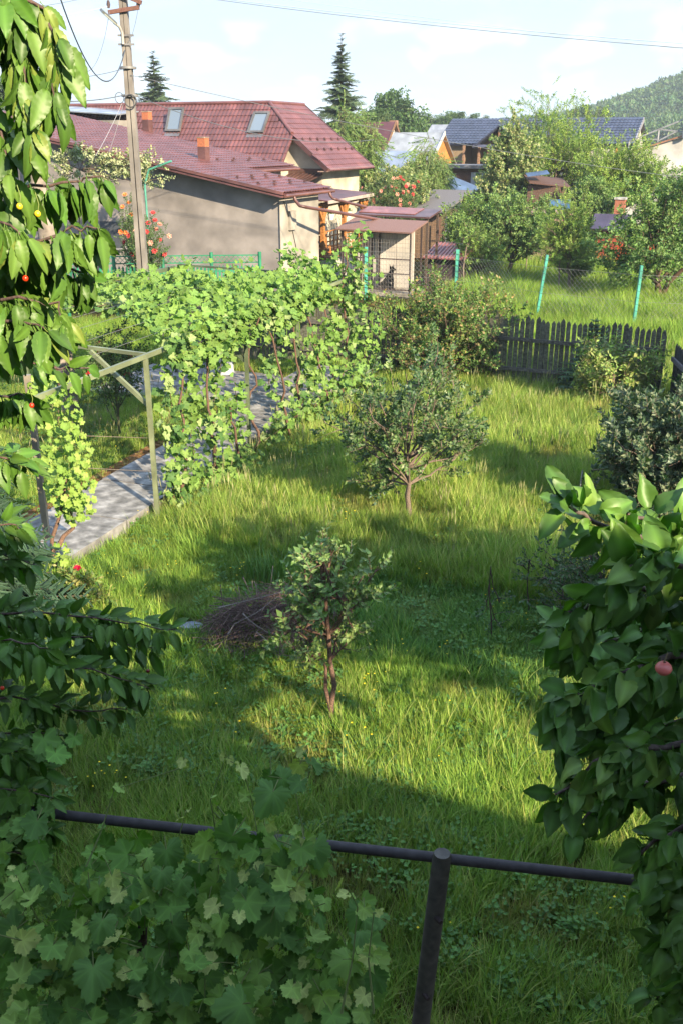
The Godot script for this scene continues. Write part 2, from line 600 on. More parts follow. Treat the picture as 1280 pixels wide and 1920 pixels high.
func blocked(x: float, z: float) -> bool:
	var q := Vector3(x, 0, z) - Vector3(-2.68, 0, -12.88)
	var a := q.dot(Vector3(.939, 0, .344))
	var b := q.dot(Vector3(.344, 0, -.939))
	if a > -1.5 and a < -.16 and b > -2.0 and b < 9.6: return true
	if a > -1.98 and a < -1.45 and b > -.9 and b < 3.4: return rng.randf() < .8
	if a > -5.4 and a < -1.6 and b > 6.2 and b < 9.0: return true
	if a > -.2 and a < 1.45 and b > 5.4 and b < 8.4: return rng.randf() < .85
	if Vector2(x + .95, (z + 9.6) * 1.2).length() < .62: return rng.randf() < .75
	if Vector2(x + 1.75, z + 9.55).length() < .2: return true
	# buildings and yard beyond the street
	if z < -27.0 and x < 2.9 - (z + 27.0) * .12 and z < -29: return true
	return false

func grass() -> void:
	var young := [lin(.13, .25, .034), lin(.155, .27, .04), lin(.11, .215, .03), lin(.19, .28, .05)]
	var dry := [lin(.215, .32, .058), lin(.18, .30, .045), lin(.15, .265, .037), lin(.28, .32, .10)]
	var blue := [lin(.08, .185, .037), lin(.10, .205, .04), lin(.068, .16, .034)]
	var kinds := [tuft(15, .24, .075, .008, young, .7).mesh(), tuft(13, .34, .09, .0075, dry, .55).mesh(), tuft(16, .2, .07, .007, blue, .6).mesh(), tuft(12, .5, .16, .012, dry + young, .5).mesh()]
	var xs := [[], [], [], []]
	var cs := [[], [], [], []]
	var n := FastNoiseLite.new()
	n.seed = 3; n.frequency = 0.35
	var bands := [[-3.6, -8.0, 520.0], [-8.0, -14.0, 380.0], [-14.0, -23.5, 250.0], [-23.5, -34.0, 95.0], [-34.0, -62.0, 26.0]]
	for b in bands:
		var z0: float = b[0]
		while z0 > b[1]:
			var dz := 0.5
			var hw := -z0 * .42 + 1.2
			var m := int(2.0 * hw * dz * b[2])
			for i in m:
				var x := R(-hw, hw)
				var z := z0 - R(0, dz)
				if blocked(x, z): continue
				if not in_frame(Vector3(x, .2, z), 90): continue
				var s := Vector3(x, 0, z).dot(W)
				var q := n.get_noise_2d(x, z)
				var k := 0
				var sc := R(.7, 1.2) * (1.0 + q * .5)
				if z < -23.5:
					k = 3 if rng.randf() < .8 else 1
					sc *= 1.0 + (-z - 23.5) * .012
				elif s > 10.2: k = 1 if rng.randf() < .62 + q * .6 else 0
				elif s > 8.3: k = 2 if x > -.4 and rng.randf() < .8 else 0
				else:
					k = 0 if rng.randf() < .75 + q * .5 else 1
					sc *= .82
				if z < -13 and Vector3(x + 2.68, 0, z + 12.88).dot(Vector3(.939, 0, .344)) < -1.4: sc *= .6
				var v := R(.72, 1.22) * (1.0 + q * .35)
				var straw := clampf(n.get_noise_2d(x * 2.1 + 90, z * 2.1) * 2.2 - .35, 0, .8) if s < 22 else 0.0
				if straw > .2: sc *= .75
				xs[k].append(Transform3D(Basis(Vector3.UP, R(0, TAU)).scaled(Vector3(sc * R(.9, 1.2), sc, sc * R(.9, 1.2))), Vector3(x, gh(x, z) - .01, z)))
				cs[k].append(Color(v * R(.9, 1.15) * (1.0 + straw * .4), v * (1.0 - straw * .03), v * R(.85, 1.1) * (1.0 + straw * .5)))
			z0 -= dz
	var names := ["lawn_grass", "tall_seeding_grass", "fine_bluish_grass", "meadow_grass"]
	var labels := ["fresh green lawn grass around the young pear tree", "tall yellow green seeding grass around the spreading apple tree", "fine dense blue green grass below the low bank", "tall dry yellow green meadow grass beyond the picket fence"]
	for k in 4:
		var o := many(self, names[k], kinds[k], mats.grass, xs[k], cs[k])
		tag(o, labels[k], "grass")
	# seed heads, herbs, clover and small yellow flowers
	var seedm := MB.new()
	for i in 5:
		var p := rv(.06); p.y = 0
		var e := p + Vector3(R(-.12, .12), R(.45, .62), R(-.12, .12))
		seedm.tube([p, p.lerp(e, .6) + Vector3(0, .03, 0), e], [.0022, .0015], 3, lin(.2, .22, .09))
		seedm.tube([p.lerp(e, .78), p.lerp(e, .88), e], [.002, .007, .001], 4, lin(.27, .27, .13))
	var herb := MB.new()
	for i in 14:
		var a := R(0, TAU)
		var p := Vector3(cos(a), 0, sin(a)) * R(0, .1) + Vector3(0, R(.03, .13), 0)
		dot_leaf(herb, p, Vector3(cos(a), R(-.2, .5), sin(a)), Vector3.UP + rv(.4), R(.03, .05), R(.025, .04), [lin(.055, .14, .025), lin(.07, .16, .03), lin(.09, .17, .03)][i % 3])
	var flower := MB.new()
	for i in 5:
		var p := Vector3(R(-.15, .15), R(.1, .22), R(-.15, .15))
		flower.tube([Vector3(p.x, 0, p.z), p], [.0015], 3, lin(.08, .14, .03))
		for j in 5:
			var a := TAU * j / 5
			dot_leaf(flower, p, Vector3(cos(a), .3, sin(a)), Vector3.UP, .011, .009, lin(.7, .55, .03))
	var sx := [[], [], []]
	var sc2 := [[], [], []]
	for i in 16000:
		var z := -3.7 - 20.0 * pow(R(0, 1), .8)
		var x := R(-1, 1) * (-z * .42 + 1.0)
		if blocked(x, z) or not in_frame(Vector3(x, .2, z), 60): continue
		var s := Vector3(x, 0, z).dot(W)
		var q := n.get_noise_2d(x + 40, z)
		var side := Vector3(x + 2.68, 0, z + 12.88).dot(Vector3(.939, 0, .344))
		var k := 1
		if s > 10.4 and rng.randf() < .035: k = 0
		elif rng.randf() < .02: k = 2
		elif q < -.05 and not (side > -.2 and side < .7 and z < -10.0): continue
		var g := R(.8, 1.25)
		sx[k].append(Transform3D(Basis(Vector3.UP, R(0, TAU)).scaled(Vector3.ONE * R(.7, 1.3)), Vector3(x, gh(x, z), z)))
		sc2[k].append(Color(g, g, g))
	tag(many(self, "seeding_grass_stalks", seedm.mesh(), mats.grass, sx[0], sc2[0]), "pale grass seed heads standing above the tall lawn grass", "grass")
	tag(many(self, "ground_cover_herbs", herb.mesh(), mats.leaf, sx[1], sc2[1]), "round leaved clover and herbs growing low between the lawn grass", "ground cover")
	tag(many(self, "yellow_meadow_flowers", flower.mesh(), mats.petal, sx[2], sc2[2]), "tiny yellow flowers scattered in the lawn grass", "flowers")

# ================================================================= buildings
func tile_mesh(tw: float, tl: float, amp: float, col: Color) -> ArrayMesh:
	var mb := MB.new()
	var rows := []
	var cols := []
	for r in 3:
		var a := PackedVector3Array()
		var c := PackedColorArray()
		for k in 7:
			var x := k / 6.0
			var y := amp * (.5 - .5 * cos(TAU * x)) + (0.002 if r == 0 else .028)
			a.append(Vector3((x - .5) * tw, y if r < 2 else y - .027, tl * minf(r, 1) + (.004 if r == 2 else 0.0)))
			c.append(col)
		rows.append(a); cols.append(c)
	rows.reverse(); cols.reverse()
	mb.grid([rows[2], rows[1]], [cols[2], cols[1]])
	mb.grid([rows[1], rows[0]], [cols[1], cols[0]])
	return mb.mesh()
# courses of pressed tiles over a roof plane; poly in (across, down) metres from the origin
func tiles(roof: Node3D, o: Vector3, ax: Vector3, dn: Vector3, poly: Array, tw: float, tl: float, col: Color, m: Material, most := 300) -> void:
	var nrm := dn.cross(ax).normalized()
	if nrm.y < 0: nrm = -nrm
	var bs := Basis(ax, nrm, dn)
	var pts := PackedVector2Array(poly)
	var hi := Vector2.ZERO
	var lo := Vector2(1e9, 1e9)
	for p in pts:
		hi = hi.max(p); lo = lo.min(p)
	var xs := []
	var r := 0
	while lo.y + r * tl < hi.y - tl * .4:
		var k := 0
		while lo.x + k * tw < hi.x - tw * .3:
			var c := Vector2(lo.x + (k + .5) * tw, lo.y + (r + .5) * tl)
			if Geometry2D.is_point_in_polygon(c, pts):
				xs.append(Transform3D(bs, o + ax * c.x + dn * (c.y - tl * .5) + nrm * .012))
			k += 1
		r += 1
	var seen := func(t): return in_frame(t.origin, 0)
	xs.sort_custom(func(a, b): return a.origin.distance_squared_to(EYE) + (0.0 if in_frame(a.origin, 0) else 1e6) < b.origin.distance_squared_to(EYE) + (0.0 if in_frame(b.origin, 0) else 1e6))
	var kinds := []
	for g in [.92, 1.0, 1.07]: kinds.append(tile_mesh(tw * 1.005, tl + .03, tw * .13, col * g))
	for i in mini(most, xs.size()): part(roof, "tile", kinds[rng.randi() % 3], m, xs[i])
	if xs.size() > most:
		var rest := xs.slice(most)
		var cs := []
		for i in rest.size():
			var g := R(.92, 1.08)
			cs.append(Color(g, g, g))
		many(roof, "tiles", kinds[1], m, rest, cs)

func poly_sheet(pts: Array, th: float, col: Color) -> ArrayMesh:   # a thin slab: its top face through the points
	var mb := MB.new()
	var nrm: Vector3 = (pts[1] - pts[0]).cross(pts[2] - pts[0]).normalized()
	if nrm.y < 0:
		nrm = -nrm
	else:
		pts = pts.duplicate()
	var d := -nrm * th
	for i in range(1, pts.size() - 1):
		mb.tri(pts[0], pts[i], pts[i + 1], col)
		mb.tri(pts[0] + d, pts[i + 1] + d, pts[i] + d, col)
	for i in pts.size():
		var a: Vector3 = pts[i]
		var b: Vector3 = pts[(i + 1) % pts.size()]
		mb.quad(a + d, b + d, b, a, col)
	return mb.mesh()
func beam_part(p: Node3D, nm: String, a: Vector3, b: Vector3, w: float, h: float, col: Color, m: Material) -> MeshInstance3D:
	var mb := MB.new()
	mb.beam(a, b, w, h, col)
	return part(p, nm, mb.mesh(), m)
func box_part(p: Node3D, nm: String, c: Vector3, s: Vector3, bs: Basis, col: Color, m: Material) -> MeshInstance3D:
	var mb := MB.new()
	mb.box(c, s, bs, col)
	return part(p, nm, mb.mesh(), m)
func tube_part(p: Node3D, nm: String, pts: Array, r: Array, col: Color, m: Material, sides := 8) -> MeshInstance3D:
	var mb := MB.new()
	mb.tube(pts, r, sides, col)
	return part(p, nm, mb.mesh(), m)

const ROOF := Color(.195, .076, .071)
const TRIM := Color(.13, .06, .058)
const BROWN := Color(.12, .06, .05)

func grey_building() -> void:
	var b := thing("rendered_building", "long grey rendered building under a low red metal roof with two chimneys", "building")
	var C := Vector3(-2.03, 0, -33.0)
	var bs := Basis(U, Vector3.UP, -W)
	var hr := func(t): return 3.613 - .18 * t
	var P := func(t, s, d): return C + U * t + W * s + Vector3(0, 3.613 - .18 * t + d, 0)
	var grey := lin(.33, .30, .285)
	var wall := MB.new()
	wall.prism([C + U * -16, C + U * -16 + Vector3(0, 6.3, 0), C + Vector3(0, 3.45, 0), C], W * 3.0, grey)
	part(b, "wall", wall.mesh(), mats.plaster)
	var wall2 := MB.new()
	wall2.prism([C + U * -16 + W * 3.0, C + U * -16 + W * 3.0 + Vector3(0, 6.3, 0), C + U * -3.5 + W * 3.0 + Vector3(0, 4.08, 0), C + U * -3.5 + W * 3.0], W * 3.9, grey)
	part(b, "wall", wall2.mesh(), mats.plaster)
	# end wall in a paler tone, electric box and cable
	box_part(b, "end_wall", C + U * .012 + W * 1.45 + Vector3(0, 1.72, 0), Vector3(.02, 3.44, 3.0), bs, lin(.42, .39, .345), mats.plaster)
	box_part(b, "meter_box", C + U * .06 + W * .75 + Vector3(0, 2.6, 0), Vector3(.12, .62, .45), bs, lin(.42, .39, .34), mats.paint)
	tube_part(b, "cable", [P.call(.04, .2, -.35), P.call(.05, .35, -.6), C + U * .04 + W * .8 + Vector3(0, 2.3, 0), C + U * .04 + W * 1.1 + Vector3(0, 1.6, 0)], [.012], lin(.05, .05, .05), mats.plain, 4)
	# roof: base sheet, tiles, trim
	var roof := part(b, "roof", poly_sheet([P.call(-14.5, -.42, -.03), P.call(.35, -.42, -.03), P.call(.35, 3.4, -.03), P.call(-3.0, 3.4, -.03), P.call(-3.0, 7.4, -.03), P.call(-14.5, 7.4, -.03)].map(func(p): return p), .05, ROOF * .8), mats.metal)
	var dn := (U + Vector3(0, -.18, 0)).normalized()
	var k := sqrt(1 + .18 * .18)
	tiles(roof, P.call(-14.5, -.42, -.02), W, dn, [Vector2(0, 0), Vector2(0, 14.9 * k), Vector2(3.82, 14.9 * k), Vector2(3.82, 11.5 * k), Vector2(7.82, 11.5 * k), Vector2(7.82, 0)], .2, .35, ROOF, mats.metal)
	beam_part(b, "fascia", P.call(-14.5, -.45, -.13), P.call(.36, -.45, -.13), .26, .04, TRIM * 1.5, mats.metal)
	beam_part(b, "fascia", P.call(-14.5, -.47, -.02), P.call(.36, -.47, -.02), .07, .1, TRIM * 1.6, mats.metal)
	beam_part(b, "fascia", P.call(-14.5, 7.43, -.06), P.call(-2.98, 7.43, -.06), .2, .04, TRIM, mats.metal)
	beam_part(b, "fascia", P.call(-2.98, 3.43, -.06), P.call(.36, 3.43, -.06), .2, .04, TRIM, mats.metal)
	for e in [[.4, -.42, 3.4], [-2.95, 3.45, 7.4]]:
		tube_part(b, "gutter", [P.call(e[0] + .03, e[1], -.1), P.call(e[0] + .03, e[2], -.1)], [.055], lin(.2, .09, .07), mats.metal)
	var g0: Vector3 = P.call(.43, .2, -.14)
	var g1: Vector3 = P.call(.43, 3.0, -.14)
	tube_part(b, "downpipe", [g0, g0 + U * .05 + Vector3(0, -.12, 0), g0 + U * .2 + Vector3(0, -.28, 0), g0 + U * .45 + Vector3(0, -.32, 0), pd(718, 413, 36.2)], [.055], lin(.17, .075, .065), mats.metal)
	tube_part(b, "downpipe", [g1, g1 + U * .04 + Vector3(0, -.1, 0), g1 + U * .14 + Vector3(0, -.2, 0), g1 + U * .3 + Vector3(0, -.24, 0), pd(703, 393, 38.6)], [.05], lin(.17, .075, .065), mats.metal)
	# snow guards near the eaves
	var guard := MB.new()
	guard.box(Vector3(0, .035, 0), Vector3(.03, .07, .13), Basis(), TRIM)
	guard.box(Vector3(.05, .02, 0), Vector3(.1, .02, .05), Basis(), TRIM)
	var gm := guard.mesh()
	var gb := Basis(dn, dn.cross(W).normalized() * -1.0, W)
	if gb.y.y < 0: gb = Basis(dn, -gb.y, W)
	for i in 6:
		part(roof, "snow_guard", gm, mats.metal, Transform3D(gb, P.call(-.75 + (i % 2) * .3, -.1 + i * .58, .05)))
		part(roof, "snow_guard", gm, mats.metal, Transform3D(gb, P.call(-4.3 + (i % 2) * .3, 3.3 + i * .62, .05)))
		part(roof, "snow_guard", gm, mats.metal, Transform3D(gb, P.call(-1.7 + (i % 2) * .3, .2 + i * .5, .05)))
	var nrm := Vector3(.18 * U.x, 1, .18 * U.z).normalized()
	for c in [[383.0, 300.0], [278.0, 246.0]]:
		var q := on_plane(c[0], c[1], P.call(0, 0, 0), nrm)
		var ch := box_part(roof, "chimney", q + Vector3(0, .16, 0), Vector3(.32, .6, .32), bs, TRIM * 1.2, mats.metal)
		box_part(ch, "brick_top", q + Vector3(0, .61, 0), Vector3(.31, .3, .31), bs, lin(.48, .16, .07), mats.rust)
		box_part(ch, "cap", q + Vector3(0, .78, 0), Vector3(.34, .04, .34), bs, lin(.4, .3, .24), mats.concrete)
	var win := box_part(b, "window", C + U * -6.9 + W * -.01 + Vector3(0, 1.95, 0), Vector3(.9, .9, .06), bs, lin(.06, .07, .08), mats.glass)
	box_part(win, "sill", C + U * -6.9 + W * -.06 + Vector3(0, 1.45, 0), Vector3(1.05, .06, .2), bs, lin(.4, .4, .4), mats.concrete)

	# tin roof behind, over the top of the building
	var s := thing("tin_roofed_shed", "shed with a pale blue grey sheet metal roof behind the grey building", "shed")
	var a := pd(222, 214, 47.0)
	box_part(s, "wall", a + U * -3.2 + W * 1.6 + Vector3(0, -a.y * .5 - .2, 0), Vector3(6.0, a.y - .1, 2.8), bs, lin(.35, .33, .3), mats.plaster)
	part(s, "roof", poly_sheet([a, a + W * 3.4 + Vector3(0, .35, 0), a + W * 3.4 + U * -6.6 + Vector3(0, .75, 0), a + U * -6.6 + Vector3(0, .4, 0)], .05, lin(.52, .58, .66)), mats.tin)

func red_roof_house() -> void:
	var b := thing("tiled_roof_house", "cream house with a steep red metal tile roof and two roof windows", "house")
	var o := Vector3(-3.2, 0, -46.0)
	var bs := Basis(U, Vector3.UP, -W)
	var P := func(t, s, h): return o + U * t + W * s + Vector3(0, h, 0)
	var cream := lin(.62, .56, .44)
	box_part(b, "wall", P.call(-5.55, -.2, 2.05), Vector3(13.9, 4.1, 4.0), bs, cream, mats.plaster)
	var w := MB.new()
	w.prism([P.call(-3, .06, 0), P.call(-3, .06, 4.2), P.call(0, .06, 6.4), P.call(3, .06, 4.28), P.call(3, .06, 0)], W * 3.1, cream)
	part(b, "wall", w.mesh(), mats.plaster)
	w = MB.new()
	w.prism([P.call(-1, -.95, 0), P.call(-1, -.95, 5.35), P.call(1.45, -.95, 5.35), P.call(3.0, -.95, 4.26), P.call(3.0, -.95, 0)], W * 1.0, cream)
	part(b, "wall", w.mesh(), mats.plaster)
	# front slope
	var roof := part(b, "roof", poly_sheet([P.call(-13, 0, 6.63), P.call(-13, -2.6, 3.84), P.call(1.7, -2.6, 3.84), P.call(1.7, -1.2, 5.34), P.call(0, 0, 6.63)], .06, ROOF * .8), mats.metal)
	var dn := (-W + Vector3(0, -1.075, 0)).normalized()
	tiles(roof, P.call(-13, 0, 6.64), U, dn, [Vector2(0, 0), Vector2(0, 3.82), Vector2(14.7, 3.82), Vector2(14.7, 1.76), Vector2(13, 0)], .2, .35, ROOF, mats.metal)
	# right slope: faces the sun, that extra lightness is put into the tile colour
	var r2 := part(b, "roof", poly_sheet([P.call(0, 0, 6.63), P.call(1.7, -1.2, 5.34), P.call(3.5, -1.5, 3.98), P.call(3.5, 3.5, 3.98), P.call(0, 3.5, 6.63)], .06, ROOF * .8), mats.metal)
	var d2 := (U + Vector3(0, -.757, 0)).normalized()
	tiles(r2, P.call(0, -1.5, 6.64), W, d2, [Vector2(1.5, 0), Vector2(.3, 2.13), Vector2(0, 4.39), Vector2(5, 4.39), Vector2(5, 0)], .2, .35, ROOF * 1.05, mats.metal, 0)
	part(b, "roof", poly_sheet([P.call(0, 0, 6.62), P.call(0, 3.5, 6.62), P.call(-3.5, 3.5, 3.97), P.call(-3.5, 2.6, 3.97), P.call(-13, 2.6, 3.97), P.call(-13, 0, 6.62)], .06, ROOF), mats.metal)
	for c in [[P.call(-13, 0, 6.68), P.call(0, 0, 6.68)], [P.call(0, 0, 6.68), P.call(1.72, -1.22, 5.39)], [P.call(0, 0, 6.68), P.call(0, 3.5, 6.68)]]:
		tube_part(b, "ridge_cap", c, [.085], ROOF * 1.1, mats.metal)
	for c in [[P.call(1.7, -1.2, 5.28), P.call(1.7, -2.62, 3.8)], [P.call(1.7, -1.2, 5.28), P.call(3.52, -1.52, 3.92)], [P.call(0, 3.52, 6.6), P.call(3.52, 3.52, 3.92)]]:
		beam_part(b, "rake_board", c[0], c[1], .05, .2, TRIM, mats.metal)
	tube_part(b, "gutter", [P.call(3.58, -1.5, 3.93), P.call(3.58, 3.5, 3.93)], [.07], lin(.24, .12, .1), mats.metal)
	beam_part(b, "soffit", P.call(3.3, -1.5, 3.86), P.call(3.3, 3.5, 3.86), .5, .04, lin(.4, .28, .22), mats.paint)
	var guard := MB.new()
	guard.box(Vector3(0, .04, 0), Vector3(.14, .08, .04), Basis(), TRIM)
	guard.box(Vector3(0, .1, .03), Vector3(.06, .05, .04), Basis(), TRIM)
	var gm := guard.mesh()
	for i in 6:
		for j in 2:
			var t := 2.1 + j * .55
			part(r2, "snow_guard", gm, mats.metal, Transform3D(Basis(W, Vector3.UP, -U), P.call(t, -.9 + i * .75 + j * .3, 6.66 - .757 * t + .03)))
	# roof windows
	var fn := dn.cross(U).normalized()
	if fn.y < 0: fn = -fn
	var c := 0
	for q in [[333.0, 232.0, .32], [487.0, 233.0, .06]]:
		var p := on_plane(q[0], q[1], P.call(0, 0, 6.64), fn) + fn * .07
		var up: Vector3 = (-dn).rotated(U, 0.0)
		var tilt := Basis(U, q[2] * (1.0 if c == 0 else 1.0))
		var fb := tilt * Basis(U, -dn, fn)
		p += fn * (.18 if c == 0 else .03)
		var win := box_part(b, "roof_window", p, Vector3(.66, .92, .03), fb, lin(.13, .17, .22), mats.glass)
		for e in [[Vector3(-.36, 0, .02), Vector3(.09, 1.1, .09)], [Vector3(.36, 0, .02), Vector3(.09, 1.1, .09)], [Vector3(0, .51, .02), Vector3(.63, .09, .09)], [Vector3(0, -.51, .02), Vector3(.63, .09, .09)]]:
			box_part(win, "frame", p + fb * e[0], e[1], fb, lin(.16, .15, .15), mats.metal)
		box_part(win, "flashing", p - fn * (.2 if c == 0 else .06) + dn * .68, Vector3(.8, .2, .02), Basis(U, -dn, fn), lin(.3, .27, .27), mats.tin)
		c += 1
	# porch lean-to: a brown ribbed sheet
	var porch := part(b, "porch_roof", poly_sheet([P.call(.3, -.95, 3.75), P.call(.5, -2.4, 3.35), P.call(2.6, -2.2, 3.35), P.call(3.05, -.95, 3.75)], .04, BROWN), mats.metal)
	for i in 12:
		beam_part(porch, "rib", P.call(.4 + i * .22, -.96, 3.78), P.call(.55 + i * .18, -2.35, 3.38), .05, .03, BROWN * 1.2, mats.metal)
	beam_part(b, "wall_flashing", P.call(-.2, -1.0, 3.85), P.call(3.05, -1.0, 3.85), .04, .22, BROWN, mats.metal)
	tube_part(b, "downpipe", [P.call(2.0, -2.3, 3.3), P.call(2.0, -2.3, 0)], [.05], lin(.1, .32, .2), mats.paint)

func terrace_and_kennel() -> void:
	var orange := lin(.62, .25, .055)
	var N := Vector3(-.62, 0, -38.0)
	var bs := Basis(U, Vector3.UP, -W)
	var P := func(u, s, h): return N + U * u + W * s + Vector3(0, h, 0)
	var t := thing("wooden_terrace", "orange stained wooden terrace with lattice rail and flat brown roof", "terrace")
	box_part(t, "plinth", P.call(-1.7, 2.0, .4), Vector3(3.6, .8, 4.2), bs, lin(.6, .58, .53), mats.plaster)
	box_part(t, "floor", P.call(-1.7, 2.0, .85), Vector3(3.7, .1, 4.3), bs, lin(.3, .16, .08), mats.wood)
	part(t, "roof", poly_sheet([P.call(.25, -.3, 3.0), P.call(.25, 4.2, 3.08), P.call(-3.6, 4.2, 3.35), P.call(-3.6, -.3, 3.27)], .05, lin(.155, .062, .06)), mats.metal)
	beam_part(t, "fascia", P.call(.28, -.3, 2.94), P.call(.28, 4.2, 3.0), .03, .12, lin(.6, .5, .45), mats.paint)
	beam_part(t, "beam", P.call(-.1, -.1, 2.82), P.call(-.1, 4.1, 2.9), .14, .16, orange, mats.wood)
	beam_part(t, "beam", P.call(-3.4, 0, 3.0), P.call(-.1, 0, 2.78), .14, .16, orange, mats.wood)
	for s in [.0, 2.0, 4.0]:
		box_part(t, "post", P.call(-.1, s, 1.82), Vector3(.15, 1.9, .15), bs, orange, mats.wood)
		for k in [-1, 1]:
			beam_part(t, "brace", P.call(-.1, s, 2.2), P.call(-.1, s + .4 * k, 2.76), .1, .1, orange, mats.wood)
	box_part(t, "post", P.call(-1.8, 0, 1.85), Vector3(.15, 1.95, .15), bs, orange, mats.wood)
	for i in 5: beam_part(t, "rail_slat", P.call(-.1, .1, 1.02 + i * .2), P.call(-.1, 3.95, 1.02 + i * .2), .09, .03, orange, mats.wood)
	for i in 11: box_part(t, "rail_slat", P.call(-.065, .25 + i * .36, 1.4), Vector3(.03, .9, .09), bs, orange, mats.wood)
	for i in 4: beam_part(t, "rail_slat", P.call(-1.75, 0, 1.05 + i * .24), P.call(-.15, 0, 1.05 + i * .24), .03, .09, orange, mats.wood)
	var ch := thing("terrace_armchair", "brown padded armchair on the orange wooden terrace", "chair", P.call(-.95, .9, .9))
	box_part(ch, "seat", Vector3(0, .42, 0), Vector3(.7, .16, .65), bs, lin(.3, .2, .15), mats.plaster)
	box_part(ch, "backrest", -U * .32 + Vector3(0, .78, 0), Vector3(.14, .7, .65), Basis(bs.z, .25) * bs, lin(.36, .25, .19), mats.plaster)
	for k in [-1, 1]:
		box_part(ch, "armrest", W * .36 * k + Vector3(0, .62, 0), Vector3(.6, .08, .09), bs, lin(.12, .06, .03), mats.wood)
		for j in [-1, 1]: box_part(ch, "leg", W * .33 * k + U * .28 * j + Vector3(0, .19, 0), Vector3(.06, .38, .06), bs, lin(.12, .06, .03), mats.wood)
	for i in 2:
		var at: Vector3 = P.call(-.1, .75 + i * 1.7, 2.22)
		var pot := thing("hanging_flower_pot", "white hanging pot with green plant under the terrace roof beam", "flower pot", at, "pots hanging under the terrace roof")
		tube_part(pot, "pot", [Vector3.ZERO, Vector3(0, .1, 0), Vector3(0, .22, 0)], [.08, .11, .13], lin(.75, .75, .75), mats.paint, 10)
		for k in 3:
			var a := TAU * k / 3
			tube_part(pot, "cord", [Vector3(cos(a) * .12, .2, sin(a) * .12), Vector3(0, .56, 0)], [.004], lin(.2, .2, .2), mats.plain, 3)
		var f := MB.new()
		for k in 40: dot_leaf(f, Vector3(R(-.1, .1), R(.2, .3), R(-.1, .1)), rv(1) + Vector3.UP * .3, Vector3.UP + rv(.5), .1, .06, lin(.08, .17, .04))
		part(pot, "plant", f.mesh(), mats.leaf)

	# kennel: roofed wire run with a white rear wall
	var K := Vector3(.0, 0, -35.0)
	var Q := func(u, s, h): return K + U * u + W * s + Vector3(0, h, 0)
	var k := thing("wire_dog_run", "roofed dog run of dark steel posts and wire mesh with white rear wall", "dog run")
	part(k, "roof", poly_sheet([Q.call(-.1, -.3, 2.24), Q.call(2.72, -.3, 2.2), Q.call(2.72, 1.4, 2.46), Q.call(-.1, 1.4, 2.5)], .05, lin(.25, .135, .11)), mats.rust)
	box_part(k, "floor", Q.call(1.35, .55, .04), Vector3(2.7, .12, 1.4), bs, lin(.4, .36, .3), mats.concrete)
	for i in 3: box_part(k, "rear_wall_panel", Q.call(.62 + i * .68, 1.2, 1.2), Vector3(.66, 2.3, .06), bs, lin(.62, .58, .53) * (1.0 + .12 * (i - 1)), mats.plaster)
	for u in [.05, .72, 1.0, 2.6]:
		box_part(k, "post", Q.call(u, 0, 1.12), Vector3(.05, 2.2, .05), bs, lin(.05, .03, .03), mats.rust)
		box_part(k, "post", Q.call(u, 1.12, 1.2), Vector3(.05, 2.35, .05), bs, lin(.05, .03, .03), mats.rust)
	for h in [.2, .75, 1.25, 2.14]: beam_part(k, "rail", Q.call(0, .0, h), Q.call(2.62, .0, h), .04, .04, lin(.08, .045, .04), mats.rust)
	beam_part(k, "brace", Q.call(.74, .03, 1.3), Q.call(.98, .03, 2.1), .03, .03, lin(.05, .03, .03), mats.rust)
	var net := MB.new()
	for i in 27: net.beam(Q.call(.02 + i * .1, -.03, .1), Q.call(.02 + i * .1, -.03, 2.12), .007, .007, lin(.3, .28, .27))
	for i in 14: net.beam(Q.call(.02, -.035, .15 + i * .15), Q.call(2.62, -.035, .15 + i * .15), .007, .007, lin(.3, .28, .27))
	part(k, "wire_mesh", net.mesh(), mats.metal).set_meta("kind", "stuff")
	# second roof behind it
	var c := thing("red_patched_canopy", "dark brown canopy with a lighter red sheet on top behind the dog run", "canopy")
	part(c, "roof", poly_sheet([Q.call(-.3, 1.75, 2.6), Q.call(2.65, 1.75, 2.56), Q.call(2.65, 3.1, 2.74), Q.call(-.3, 3.1, 2.78)], .06, lin(.14, .075, .08)), mats.metal)
	part(c, "red_sheet", poly_sheet([Q.call(-.2, 2.0, 2.66), Q.call(2.0, 2.0, 2.63), Q.call(2.0, 3.05, 2.77), Q.call(-.2, 3.05, 2.8)], .02, lin(.36, .13, .11)), mats.metal)
	for u in [-.2, 2.55]:
		for s in [1.85, 3.0]: box_part(c, "post", Q.call(u, s, 1.3), Vector3(.08, 2.55, .08), bs, lin(.12, .08, .06), mats.wood)
	dog(Q.call(1.6, .6, .1))
	# dog house with ribbed red roof
	var d := thing("small_dark_hutch", "low dark board hutch with a ribbed red metal roof", "hutch")
	var D := pg(830, 537) + W * .2
	var E := func(u, s, h): return D + U * u + W * s + Vector3(0, h, 0)
	for i in 9: box_part(d, "board", E.call(-.62 + i * .155, 0, .47), Vector3(.148, .98, .03), bs, lin(.075, .055, .06) * R(.8, 1.25), mats.wood)
	box_part(d, "wall", E.call(0, .62, .5), Vector3(1.36, 1.04, 1.18), bs, lin(.09, .07, .065), mats.wood)
	part(d, "roof", poly_sheet([E.call(-.85, -.25, 1.02), E.call(.8, -.25, 1.02), E.call(.8, 1.4, 1.42), E.call(-.85, 1.4, 1.42)], .03, lin(.34, .14, .14)), mats.metal)
	for i in 12: beam_part(d, "rib", E.call(-.8 + i * .142, -.26, 1.04), E.call(-.8 + i * .142, 1.4, 1.44), .05, .035, lin(.36, .15, .15), mats.metal)
	# grey roofed shed further back, with pale sheet metal door
	var s := thing("grey_roofed_shed", "brown wooden shed with a grey sheet roof and pale metal door", "shed")
	var S := pd(832, 396, 45.0)
	var hh := S.y
	S.y = 0
	var X := func(u, ss, h): return S + U * u + W * ss + Vector3(0, h, 0)
